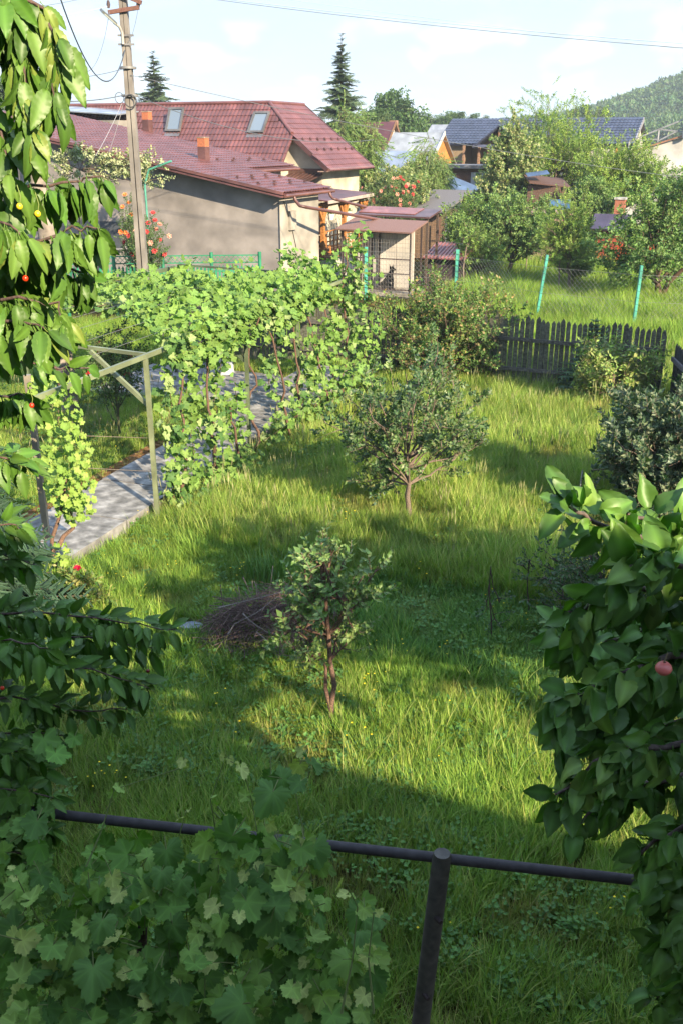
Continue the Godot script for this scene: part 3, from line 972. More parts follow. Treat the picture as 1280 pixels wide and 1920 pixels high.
	for i in 8: box_part(s, "plank", X.call(-1.35 + i * .17, -.02, hh * .5 - .1), Vector3(.16, hh - .2, .04), bs, lin(.3, .19, .12) * R(.8, 1.15), mats.wood)
	box_part(s, "wall", X.call(-1.1, 1.8, hh * .5 - .05), Vector3(3.2, hh - .15, 3.4), bs, lin(.26, .17, .11), mats.wood)
	part(s, "roof", poly_sheet([X.call(-3.0, -.5, hh), X.call(.2, -.5, hh), X.call(.2, 3.6, hh + .75), X.call(-3.0, 3.6, hh + .75)], .06, lin(.17, .16, .165)), mats.rust)
	for i in 4: box_part(s, "door_sheet", X.call(.22 + i * .36, .1, .95), Vector3(.35, 1.9, .03), bs, lin(.5, .53, .58) * R(.9, 1.08), mats.tin)
	tube_part(s, "rail", [X.call(-.2, -.35, 1.1), X.call(2.9, -.35, 1.1)], [.022], lin(.15, .07, .05), mats.rust, 5)
	for i in 4: tube_part(s, "stake", [X.call(-.1 + i * .8, -.35, 0), X.call(-.1 + i * .8, -.35, 1.75)], [.022], lin(.15, .07, .05), mats.rust, 5)

# a sitting dark dog with tan legs, as one skin
func dog(at: Vector3) -> void:
	var t := thing("dog", "dark dog with tan legs sitting behind the wire mesh of the dog run", "dog", at)
	var bones := [[Vector3(0, .22, .22), .14, Vector3(0, .42, -.02), .13], [Vector3(0, .42, -.02), .13, Vector3(0, .6, -.12), .075], [Vector3(0, .6, -.12), .075, Vector3(0, .72, -.15), .085],
		[Vector3(0, .71, -.18), .07, Vector3(0, .67, -.33), .035], [Vector3(.06, .76, -.12), .03, Vector3(.08, .9, -.11), .008], [Vector3(-.06, .76, -.12), .03, Vector3(-.08, .9, -.11), .008],
		[Vector3(.08, .38, -.08), .06, Vector3(.08, .2, -.12), .038], [Vector3(.08, .2, -.12), .038, Vector3(.08, .03, -.13), .03], [Vector3(.08, .03, -.13), .03, Vector3(.08, .02, -.2), .028],
		[Vector3(-.08, .38, -.08), .06, Vector3(-.08, .2, -.12), .038], [Vector3(-.08, .2, -.12), .038, Vector3(-.08, .03, -.13), .03], [Vector3(-.08, .03, -.13), .03, Vector3(-.08, .02, -.2), .028],
		[Vector3(.12, .2, .24), .1, Vector3(.14, .14, .04), .06], [Vector3(.14, .14, .04), .06, Vector3(.14, .04, .2), .035], [Vector3(.14, .03, .18), .034, Vector3(.14, .025, 0), .03],
		[Vector3(-.12, .2, .24), .1, Vector3(-.14, .14, .04), .06], [Vector3(-.14, .14, .04), .06, Vector3(-.14, .04, .2), .035], [Vector3(-.14, .03, .18), .034, Vector3(-.14, .025, 0), .03],
		[Vector3(0, .14, .32), .04, Vector3(.12, .04, .46), .03], [Vector3(.12, .04, .46), .03, Vector3(.28, .04, .5), .018]]
	var h := .022
	var dims := Vector3i(32, 44, 46)
	var lo := Vector3(-.36, -.03, -.42)
	var f := PackedFloat32Array()
	f.resize(dims.x * dims.y * dims.z)
	f.fill(1.0)
	for b in bones:
		var a: Vector3 = b[0]
		var e: Vector3 = b[2]
		var mn := ((a.min(e) - Vector3.ONE * .2 - lo) / h).max(Vector3.ZERO)
		var mx := ((a.max(e) + Vector3.ONE * .2 - lo) / h).min(Vector3(dims - Vector3i.ONE))
		for i in range(int(mn.x), int(mx.x) + 1):
			for j in range(int(mn.y), int(mx.y) + 1):
				for k in range(int(mn.z), int(mx.z) + 1):
					var p := lo + Vector3(i, j, k) * h
					var s := clampf((p - a).dot(e - a) / (e - a).length_squared(), 0, 1)
					var d := p.distance_to(a.lerp(e, s)) - lerpf(b[1], b[3], s)
					var q := (i * dims.y + j) * dims.z + k
					var o := f[q]
					var w := maxf(.03 - absf(o - d), 0.0) / .03
					f[q] = minf(o, d) - w * w * .0075
	var mb := MB.new()
	var ids := {}
	var at3 := func(i, j, k): return f[(i * dims.y + j) * dims.z + k]
	for i in dims.x - 1:
		for j in dims.y - 1:
			for k in dims.z - 1:
				var sum := Vector3.ZERO
				var m := 0
				var base := (i * dims.y + j) * dims.z + k
				var c := [f[base], f[base + dims.y * dims.z], f[base + dims.z], f[base + dims.y * dims.z + dims.z], f[base + 1], f[base + dims.y * dims.z + 1], f[base + dims.z + 1], f[base + dims.y * dims.z + dims.z + 1]]
				for e in [[0, 1], [0, 2], [0, 4], [1, 3], [1, 5], [2, 3], [2, 6], [3, 7], [4, 5], [4, 6], [5, 7], [6, 7]]:
					if (c[e[0]] < 0.0) != (c[e[1]] < 0.0):
						var s: float = c[e[0]] / (c[e[0]] - c[e[1]])
						var pa := Vector3(e[0] & 1, (e[0] >> 1) & 1, e[0] >> 2)
						var pb := Vector3(e[1] & 1, (e[1] >> 1) & 1, e[1] >> 2)
						sum += pa.lerp(pb, s); m += 1
				if m:
					ids[base] = mb.v.size()
					var p := lo + (Vector3(i, j, k) + sum / m) * h
					mb.v.append(p)
					mb.n.append(Vector3(c[1] - c[0], c[2] - c[0], c[4] - c[0]).normalized())
					mb.c.append(lin(.24, .12, .05) if p.y < .2 or (p.z < -.24 and p.y < .68) else lin(.022, .018, .016))
	var st := [dims.y * dims.z, dims.z, 1]
	for base in ids:
		for ax in 3:
			var b: int = st[(ax + 1) % 3]
			var c2: int = st[(ax + 2) % 3]
			var v0 := f[base]
			var v1 := f[base + st[ax]]
			if (v0 < 0.0) == (v1 < 0.0): continue
			if not (ids.has(base - b) and ids.has(base - c2) and ids.has(base - b - c2)): continue
			var q := [ids[base], ids[base - b], ids[base - b - c2], ids[base - c2]]
			if v0 >= 0.0: q.reverse()
			mb.ix.append_array(PackedInt32Array([q[0], q[1], q[2], q[0], q[2], q[3]]))
	part(t, "body", mb.mesh(), mat("fur", .85, null), Transform3D(Basis(Vector3.UP, PI + 2.4), Vector3.ZERO))

# a house whose ridge runs along U; the right end of the ridge is given
func ridge_house(nm: String, label: String, e: Vector3, length: float, half: float, drop: float, wall: Color, roof: Color, rm: Material, cat := "house", front := -1.0) -> Node3D:
	var t := thing(nm, label, cat)
	var bs := Basis(U, Vector3.UP, -W)
	var base := Vector3(e.x, 0, e.z)
	var hw := half - .35
	var eh := e.y - drop * hw / half - .06
	var wl := MB.new()
	var fw := hw if front < 0.0 else front
	var a := base + U * (-length + .25) - W * fw
	var fh := e.y - drop * fw / half - .06
	var bk := base + U * (-length + .25) + W * hw
	# seen from the right end, counter-clockwise
	wl.prism([a, a + Vector3(0, fh, 0), base + U * (-length + .25) + Vector3(0, e.y - .07, 0), bk + Vector3(0, eh, 0), bk], U * (length - .5), wall)
	part(t, "wall", wl.mesh(), mats.plaster)
	for k in [-1, 1]:
		var q: Vector3 = W * half * k + Vector3(0, -drop, 0)
		part(t, "roof", poly_sheet([e, e + q, e + q - U * length, e - U * length], .08, roof), rm)
	return t

func far_houses() -> void:
	var bs := Basis(U, Vector3.UP, -W)
	# steep little house with dark red tiles
	var e := pd(741, 228, 75)
	var h := ridge_house("steep_roof_cottage", "small white cottage with a steep dark red roof and gable window", e, 4.6, 2.4, 2.3, lin(.66, .62, .54), lin(.13, .04, .045), mats.metal)
	var gp := e + Vector3(0, -1.55, 0) - U * .23
	var w := box_part(h, "window", gp + U * .03 - W * .55, Vector3(.06, .8, .9), bs, lin(.2, .22, .25), mats.glass)
	for k in [-1, 0, 1]: box_part(w, "frame", gp + U * .06 - W * (.55 + .45 * k), Vector3(.08, .86, .1), bs, lin(.75, .73, .7), mats.paint)
	for k in [-1, 1]: beam_part(h, "rake_board", e + U * .02 + Vector3(0, -.05, 0), e + W * 2.4 * k + U * .02 + Vector3(0, -2.35, 0), .05, .2, lin(.28, .15, .09), mats.wood)
	var ch := box_part(h, "chimney", e + Vector3(0, -.5, 0) - U * .6 + W * 1.2, Vector3(.5, 1.2, .5), bs, lin(.35, .2, .16), mats.rust)
	# white metal roof with orange gable
	e = pd(833, 248, 62)
	h = ridge_house("white_metal_roof_house", "house with a weathered white metal roof and orange wooden gable", e, 3.3, 2.6, 1.8, lin(.55, .24, .06), lin(.56, .55, .53), mats.tin)
	beam_part(h, "rake_board", e + U * .03, e - W * 2.6 + U * .03 + Vector3(0, -1.8, 0), .05, .22, lin(.62, .62, .62), mats.paint)
	# blue grey roof below it
	e = pd(790, 283, 57)
	ridge_house("blue_grey_roof_barn", "low barn with a smooth blue grey metal roof between the willows", e, 3.0, 2.2, 1.1, lin(.4, .38, .35), lin(.42, .47, .56), mats.tin, "barn")
	# far white roof
	e = pd(905, 233, 95)
	ridge_house("far_pale_roof_house", "distant house with a pale grey roof behind the blue roof", e, 5.0, 3.4, 1.8, lin(.55, .53, .5), lin(.55, .54, .53), mats.tin)
	# big blue roofed house
	e = pd(1205, 221, 64)
	var blue := lin(.060, .072, .125)
	h = ridge_house("blue_roof_house", "large unfinished house with a dark blue tile roof and timber dormer", e, 12.4, 3.4, 1.55, lin(.55, .52, .47), blue * .8, mats.metal, "house", 1.4)
	var dn := (-W * 3.4 + Vector3(0, -1.55, 0)).normalized()
	tiles(h, e - U * 12.4 + Vector3(0, .02, 0), U, dn, [Vector2(0, 0), Vector2(12.4, 0), Vector2(12.4, 3.73), Vector2(0, 3.73)], .24, .37, blue, mats.metal, 0)
	beam_part(h, "rake_board", e + U * .04 + Vector3(0, -.08, 0), e - W * 3.4 + U * .04 + Vector3(0, -1.63, 0), .08, .26, lin(.36, .35, .38), mats.metal)
	var p := e - W * 3.05 + Vector3(0, -1.6, 0)
	var Q := func(u, s, y): return Vector3(p.x, 0, p.z) + U * u - W * s + Vector3(0, y, 0)
	var top := p.y
	var osb := mat("osb", .8, tex("osb", 512, .05, .55, 1.0, 2, 1.0, FastNoiseLite.TYPE_CELLULAR), 1.2)
	box_part(h, "board_wall", Q.call(-11.35, -.8, top * .5), Vector3(1.7, top, 1.6), bs, lin(.38, .27, .16), osb)
	box_part(h, "wall", Q.call(-3.7, -.8, top * .5), Vector3(6.8, top, 1.6), bs, lin(.55, .52, .47), mats.plaster)
	box_part(h, "wall", Q.call(-8.8, -.8, (top - 2.2) * .5), Vector3(3.4, top - 2.2, 1.58), bs, lin(.5, .45, .4), mats.plaster)
	box_part(h, "board_wall", Q.call(-8.8, -1.56, top - .95), Vector3(3.4, 1.9, .05), bs, lin(.32, .23, .14), osb)
	for u in [-10.3, -9.3, -8.7, -7.6]: box_part(h, "post", Q.call(u, .9, top - 1.0), Vector3(.14, 2.0, .14), bs, lin(.4, .24, .15), mats.wood)
	for y in [1.35, 1.6, 1.85]: beam_part(h, "rail", Q.call(-10.4, .95, top - y), Q.call(-7.2, .95, top - y), .06, .08, lin(.32, .17, .1), mats.wood)
	box_part(h, "balcony_floor", Q.call(-8.9, .2, top - 2.1), Vector3(3.3, .16, 2.2), bs, lin(.3, .28, .26), mats.concrete)
	# dormer
	var d0: Vector3 = Q.call(-9.6, 1.35, top - .12)
	var d1: Vector3 = Q.call(-6.3, 1.35, top - .12)
	var pk: Vector3 = Q.call(-7.95, 1.35, top + 1.15)
	for s in [[d0, pk], [d1, pk]]:
		part(h, "dormer_roof", poly_sheet([s[0], s[1], s[1] + W * 4.0, s[0] + W * 2.2], .08, blue), mats.metal)
		beam_part(h, "rake_board", s[0] - W * .02, s[1] - W * .02, .2, .05, blue * 1.3, mats.metal)
	var gb := MB.new()
	gb.prism([d0 + W * .9, pk + W * .9 + Vector3(0, -.1, 0), d1 + W * .9], W * .1, lin(.34, .22, .14))
	part(h, "dormer_gable", gb.mesh(), osb)
	box_part(h, "post", (pk + d0 + d1) / 3 + W * .1 + Vector3(0, .2, 0), Vector3(.12, .9, .12), bs, lin(.4, .24, .15), mats.wood)
	beam_part(h, "beam", d0 + W * .1 + Vector3(0, .1, 0), d1 + W * .1 + Vector3(0, .1, 0), .14, .14, blue * 2.0, mats.metal)
	# pale facade with orange corner
	box_part(h, "pale_wall", Q.call(-1.1, .08, top - 1.9), Vector3(2.0, 3.8, .12), bs, lin(.74, .70, .62), mats.plaster)
	box_part(h, "orange_trim", Q.call(-.9, .16, top - .7), Vector3(.16, 1.4, .05), bs, lin(.6, .3, .08), mats.paint)
	box_part(h, "orange_trim", Q.call(-1.1, .16, top - 2.6), Vector3(1.9, .5, .05), bs, lin(.62, .34, .14), mats.paint)
	for i in 3:
		var wn := box_part(h, "window", Q.call(-5.4 + i * 1.6, .08, top - 1.2), Vector3(.9, 1.2, .08), bs, lin(.08, .09, .1), mats.glass)
		box_part(wn, "frame", Q.call(-5.4 + i * 1.6, .14, top - 1.2), Vector3(.07, 1.2, .05), bs, lin(.6, .58, .55), mats.paint)
	# annex with terrace and flowers in front of the blue house
	var an := thing("flat_roof_annex", "low annex with grey flat roof and pale door in front of the blue roofed house", "annex")
	var A := pd(845, 312, 58)
	box_part(an, "roof", A + U * 1.4 + W * .8, Vector3(4.4, .18, 2.6), bs, lin(.28, .28, .3), mats.concrete)
	box_part(an, "wall", A + U * 1.3 + W * 1.0 + Vector3(0, -A.y * .5 - .1, 0), Vector3(4.0, A.y - .1, 2.2), bs, lin(.16, .09, .07), mats.wood)
	box_part(an, "door", A + U * 1.9 - W * .16 + Vector3(0, -1.1, 0), Vector3(1.3, 1.6, .06), bs, lin(.3, .32, .36), mats.glass)
	box_part(an, "downpipe", A + U * 2.8 - W * .2 + Vector3(0, -1.4, 0), Vector3(.14, 2.4, .1), bs, lin(.6, .35, .25), mats.paint)
	# tin roofs lower down
	var R2 := pd(842, 328, 52)
	var t2 := thing("low_tin_roof_shed", "low shed with a pale tin roof below the flat roofed annex", "shed")
	part(t2, "roof", poly_sheet([R2, R2 + U * 2.4 - W * .6 + Vector3(0, -.75, 0), R2 + U * .2 - W * 2.4 + Vector3(0, -.95, 0), R2 - U * 1.6 - W * 1.8 + Vector3(0, -.4, 0)], .05, lin(.5, .53, .57)), mats.tin)
	box_part(t2, "wall", R2 + U * .2 - W * 1.1 + Vector3(0, -R2.y * .5 - .6, 0), Vector3(2.2, R2.y - .9, 1.6), bs, lin(.5, .47, .4), mats.plaster)
	# white building with open steel truss on top
	var T := pd(1180, 292, 56)
	var tb := thing("white_hall_with_truss", "white walled hall carrying an open steel roof truss and flue", "hall")
	var wl := MB.new()
	var G := func(u, y): return Vector3(T.x, 0, T.z) + U * u + Vector3(0, y, 0)
	var hy := T.y
	wl.prism([G.call(0, 0), G.call(0, hy + .1), G.call(2.8, hy + 1.0), G.call(6.5, hy + .2), G.call(6.5, 0)], W * 6, lin(.74, .72, .69))
	part(tb, "wall", wl.mesh(), mats.plaster)
	beam_part(tb, "verge", G.call(-.2, hy + .12), G.call(2.8, hy + 1.06), .3, .08, lin(.5, .25, .15), mats.metal)
	beam_part(tb, "verge", G.call(2.8, hy + 1.06), G.call(6.5, hy + .26), .3, .08, lin(.5, .25, .15), mats.metal)
	var st := lin(.36, .37, .4)
	for c in [[-.1, .75, 2.9, 1.95], [2.9, 1.95, 6.4, 1.0], [-.1, .4, -.1, .75], [1.4, .7, 1.4, 1.4], [2.8, 1.0, 2.8, 1.9], [4.3, .75, 4.3, 1.55], [1.4, .75, 2.8, 1.5], [2.8, 1.2, 1.4, 1.35], [2.8, 1.1, 4.3, 1.5], [4.3, .8, 2.8, 1.5], [-.1, .75, 1.4, .85]]:
		beam_part(tb, "truss_bar", G.call(c[0], hy + c[1]) - W * .1, G.call(c[2], hy + c[3]) - W * .1, .07, .07, st, mats.metal)
	tube_part(tb, "flue", [G.call(2.75, hy + .9) - W * .2, G.call(2.75, hy + 2.75) - W * .2], [.13], lin(.6, .6, .62), mats.tin)
	tube_part(tb, "flue_cap", [G.call(2.75, hy + 2.75) - W * .2, G.call(2.75, hy + 3.0) - W * .2], [.16, .03], lin(.3, .3, .3), mats.tin)
	box_part(tb, "water_tank", G.call(3.7, hy + 1.25) + W * 1.2, Vector3(1.2, .7, 1.2), bs, lin(.12, .06, .06), mats.rust)
	# little buildings at the end of the field
	var o := thing("brown_plank_hut", "dark brown plank hut with a small tilted blue sheet on its roof", "hut")
	var O := pd(1022, 384, 47)
	box_part(o, "wall", Vector3(O.x, (O.y + .9) * .5, O.z), Vector3(1.5, O.y + .9, 1.4), bs, lin(.19, .11, .08), mats.wood)
	part(o, "roof", poly_sheet([O + Vector3(-1.0, 1.05, .9), O + Vector3(.9, .85, .9), O + Vector3(.9, 1.15, -.9), O + Vector3(-1.0, 1.35, -.9)], .06, lin(.12, .06, .05)), mats.rust)
	part(o, "blue_sheet", poly_sheet([O + Vector3(-1.1, 1.3, .85), O + Vector3(-.1, 1.42, .85), O + Vector3(-.1, 1.55, .2), O + Vector3(-1.1, 1.42, .2)], .03, lin(.17, .27, .5)), mats.tin)
	var pk2 := thing("pink_walled_shed", "pale pink walled shed with a blue board behind the orchard saplings", "shed")
	var O2 := pd(1022, 425, 44)
	box_part(pk2, "wall", Vector3(O2.x, (O2.y + .6) * .5, O2.z), Vector3(1.7, O2.y + .6, 1.5), bs, lin(.58, .38, .32), mats.plaster)
	box_part(pk2, "blue_board", Vector3(O2.x + .55, O2.y + .85, O2.z), Vector3(.9, .6, .06), bs, lin(.09, .22, .48), mats.paint)
	part(pk2, "roof", poly_sheet([Vector3(O2.x - 1.1, O2.y + .62, O2.z + 1.1), Vector3(O2.x + 1.1, O2.y + .62, O2.z + 1.1), Vector3(O2.x + 1.1, O2.y + .8, O2.z - 1.1), Vector3(O2.x - 1.1, O2.y + .8, O2.z - 1.1)], .05, lin(.52, .32, .27)), mats.metal)
	var br := thing("brown_garden_wall", "short brown rendered wall with a pale pillar beyond the saplings", "wall")
	var O3 := pd(1100, 424, 46)
	box_part(br, "panel", Vector3(O3.x, (O3.y + .6) * .5, O3.z), Vector3(1.2, O3.y + .6, .2), Basis(Vector3.UP, .3), lin(.33, .15, .11), mats.plaster)
	box_part(br, "pillar", Vector3(O3.x + .5, (O3.y + .75) * .5, O3.z), Vector3(.25, O3.y + .75, .25), Basis(), lin(.5, .4, .33), mats.concrete)
	e = pd(1180, 402, 43)
	var sh := ridge_house("violet_roof_summer_hut", "red walled garden hut with a violet grey roof and brick chimney", e, 1.5, 1.1, .55, lin(.42, .09, .045), lin(.085, .065, .115), mats.metal, "hut")
	box_part(sh, "chimney", e - U * .5 + W * .35 + Vector3(0, .1, 0), Vector3(.42, 1.0, .42), bs, lin(.42, .15, .09), mats.rust)
	box_part(sh, "chimney_cap", e - U * .5 + W * .35 + Vector3(0, .63, 0), Vector3(.5, .08, .5), bs, lin(.6, .58, .55), mats.concrete)
	var rw := thing("red_board_wall", "low bright red board wall behind the old fruit tree", "wall")
	var O4 := pd(1160, 478, 40)
	for i in 9:
		var at := Vector3(O4.x, 0, O4.z) + U * (i * .24)
		box_part(rw, "board", at + Vector3(0, .72, 0), Vector3(.23, 1.45 + (.1 if i > 3 else 0.0), .04), bs, lin(.55, .11, .045) * R(.85, 1.1), mats.paint)
	box_part(rw, "rail", Vector3(O4.x, 1.2, O4.z) + U * 1.0 + W * .06, Vector3(2.3, .1, .06), bs, lin(.5, .1, .05), mats.paint)

# ================================================================= fences, poles
func picket_mesh(w: float, h: float, col: Color, kind: int) -> ArrayMesh:
	var mb := MB.new()
	var t := .02
	var y := h - .07
	var pts := [Vector3(-w / 2, .06, t), Vector3(w / 2, .06, t), Vector3(w / 2, y, t), Vector3(w * (.02 if kind != 1 else .1), h, t), Vector3(-w / 2, y - (.01 if kind == 2 else 0.0), t)]
	mb.prism(pts.map(func(p): return p - Vector3(0, 0, t)), Vector3(0, 0, t), col)
	return mb.mesh()

func fences() -> void:
	var bs := Basis(U, Vector3.UP, -W)
	var f := thing("picket_fence", "old weathered wooden picket fence along the back of the lawn", "fence")
	var o := Vector3(.19, 0, -22.37)
	var pale := []
	for i in 6:
		var g := R(.75, 1.3)
		pale.append(picket_mesh(R(.085, .1), R(1.56, 1.64), lin(.15, .15, .112) * g, i % 3))
	var t := -5.2
	while t < 7.15:
		var tilt := Basis(bs.z, R(-.015, .015))
		part(f, "picket", pale[rng.randi() % 6], mats.wood, Transform3D(tilt * bs, o + U * t + Vector3(0, R(-.03, .02), 0)))
		t += R(.108, .124)
	for h in [.45, 1.12]:
		var a := -5.2
		while a < 7.0:
			var l := minf(2.6, 7.12 - a)
			beam_part(f, "rail", o + U * a - W * .05 + Vector3(0, h + R(-.02, .02), 0), o + U * (a + l - .02) - W * .05 + Vector3(0, h + R(-.02, .02), 0), .05, .075, lin(.17, .155, .14) * R(.8, 1.1), mats.wood)
			a += 2.6
	var k := -5.2
	while k < 7.3:
		box_part(f, "post", o + U * k + W * .09 + Vector3(0, .7, 0), Vector3(.09, 1.4, .09), bs, lin(.045, .06, .045), mats.wood)
		k += 2.45
	# corner: the side fence of dark boards comes forward
	var s := thing("dark_board_fence", "low dark board fence running forward from the picket fence corner", "fence")
	var c := o + U * 7.3
	var dv := Vector3(-.10, 0, .995)
	var sb := Basis(dv, Vector3.UP, dv.cross(Vector3.UP))
	var m := picket_mesh(.15, 1.3, lin(.03, .038, .042), 0)
	for i in 30: part(s, "board", m, mats.wood, Transform3D(sb, c + dv * (.15 + i * .165)))
	beam_part(s, "rail", c + dv * .1 + Vector3(-.06, .98, 0), c + dv * 5 + Vector3(-.06, .98, 0), .05, .09, lin(.2, .19, .2), mats.wood)
	var gp := thing("grey_steel_post", "grey steel corner post beside the end of the picket fence", "post")
	tube_part(gp, "shaft", [c + U * .22 + Vector3(0, -.1, 0), c + U * .22 + Vector3(0, 1.32, 0)], [.075], lin(.28, .3, .34), mats.metal, 12)
	tube_part(gp, "cap", [c + U * .22 + Vector3(0, 1.32, 0), c + U * .22 + Vector3(0, 1.34, 0)], [.08], lin(.22, .23, .26), mats.metal, 12)
	var gt := thing("pale_steel_gate_frame", "pale steel gate frame beyond the grey corner post", "gate")
	for q in [[.4, .95, 1.6, .95], [.4, .6, 1.6, .6], [.4, 0, .4, .98], [1.0, .6, 1.0, .95], [1.6, 0, 1.6, .98]]:
		beam_part(gt, "bar", c + U * q[0] + Vector3(0, q[1], 0) - W * .1, c + U * q[2] + Vector3(0, q[3], 0) - W * .1, .05, .05, lin(.4, .42, .46), mats.metal)
	var yb := thing("yellow_board", "faded yellow board leaning on the picket fence behind the young cherry", "board")
	box_part(yb, "panel", o + U * 5.95 - W * .14 + Vector3(0, .72, 0), Vector3(.34, .75, .03), Basis(bs.x, -.06) * bs, lin(.55, .36, .05), mats.paint)
	beam_part(yb, "batten", o + U * 5.8 - W * .17 + Vector3(0, .95, 0), o + U * 6.6 - W * .17 + Vector3(0, .93, 0), .03, .04, lin(.4, .27, .08), mats.wood)

	# green mesh-fence posts with wire netting
	var n := thing("wire_netting_fence", "green lattice posts carrying thin wire netting around the orchard meadow", "fence")
	var ps := [pg(684, 562), pg(857, 548), pg(1010, 600), pg(1194, 617), Vector3(12.5, 0, -26.2)]
	ps[0] = pd(686, 465, 33.5); ps[0].y = 0
	ps[1] = pd(857, 470, 32.0); ps[1].y = 0
	ps[2] = pd(1015, 480, 29.2); ps[2].y = 0
	ps[3] = pd(1199, 500, 27.4); ps[3].y = 0
	var tops := [465.0, 470.0, 480.0, 500.0]
	for i in 4:
		var h: float = [pd(686, 463, 33.5).y, pd(857, 468, 32.0).y, pd(1020, 478, 29.2).y, pd(1200, 498, 27.4).y][i]
		var lean: float = [0.0, 0.0, .16, .04][i]
		var a: Vector3 = ps[i]
		var b := a + Vector3(lean, h, 0)
		var post := beam_part(n, "post", a + Vector3(-lean * .3, -.1, 0), b, .11, .07, lin(.075, .42, .33), mats.paint)
		for j in 9:
			var q := a.lerp(b, .12 + j * .1)
			beam_part(post, "wire_tie", q + Vector3(-.07, .02, .05), q + Vector3(.07, -.02, .05), .012, .012, lin(.03, .12, .1), mats.metal)
	var net := MB.new()
	for i in 4:
		var a: Vector3 = ps[i]
		var b: Vector3 = ps[i + 1]
		var l := a.distance_to(b)
		var d := (b - a) / l
		var x := 0.0
		while x < l:
			for k2 in [-1, 1]:
				var x2 := clampf(x + 1.5 * k2, 0, l)
				if absf(x2 - x) > .1: net.beam(a + d * x + Vector3(0, .1, 0), a + d * x2 + Vector3(0, .1 + absf(x2 - x), 0), .004, .004, lin(.3, .3, .3))
			x += .14
		for h in [.1, .85, 1.6]: net.beam(a + Vector3(0, h, 0), b + Vector3(0, h, 0), .006, .006, lin(.3, .3, .3))
	part(n, "netting", net.mesh(), mats.metal).set_meta("kind", "stuff")

	# green picket fence along the street, with a lattice band on top
	var g := thing("green_metal_fence", "bright green metal picket fence with a lattice band in front of the grey building", "fence")
	var ga := pg(120, 484, 1.75)
	var gb := pg(487, 480, 1.75)
	ga.y = 0; gb.y = 0
	var gd := (gb - ga).normalized()
	var gl := ga.distance_to(gb)
	var gbs := Basis(gd, Vector3.UP, gd.cross(Vector3.UP))
	var gc := lin(.025, .235, .125)
	var pm := MB.new()
	pm.prism([Vector3(-.035, .2, 0), Vector3(.035, .2, 0), Vector3(.035, 1.42, 0), Vector3(0, 1.5, 0), Vector3(-.035, 1.42, 0)], Vector3(0, 0, .012), gc)
	var pmm := pm.mesh()
	var x3 := .05
	while x3 < gl:
		part(g, "picket", pmm, mats.paint, Transform3D(gbs, ga + gd * x3))
		x3 += .115
	for h in [.45, 1.3, 1.56, 1.78]: beam_part(g, "rail", ga + Vector3(0, h, -.02), gb + Vector3(0, h, -.02), .035, .035, gc, mats.paint)
	for i in 5:
		var at := ga + gd * (gl * i / 4.0)
		tube_part(g, "post", [at + Vector3(0, -.1, 0), at + Vector3(0, 1.88, 0)], [.055], gc * 1.15, mats.paint)
	var lm := MB.new()
	var x4 := 0.0
	while x4 < gl - .2:
		lm.beam(ga + gd * x4 + Vector3(0, 1.57, 0), ga + gd * (x4 + .2) + Vector3(0, 1.77, 0), .012, .012, gc)
		lm.beam(ga + gd * (x4 + .2) + Vector3(0, 1.57, .006), ga + gd * x4 + Vector3(0, 1.77, .006), .012, .012, gc)
		x4 += .14
	part(g, "lattice", lm.mesh(), mats.paint).set_meta("kind", "stuff")

func wire(t: Node3D, a: Vector3, b: Vector3, sag: float, r: float, col := Color(.09, .1, .115)) -> void:
	tube_part(t, "wire", curve(a, b, Vector3(0, -sag, 0), 24), [r], col, mats.plain, 4)

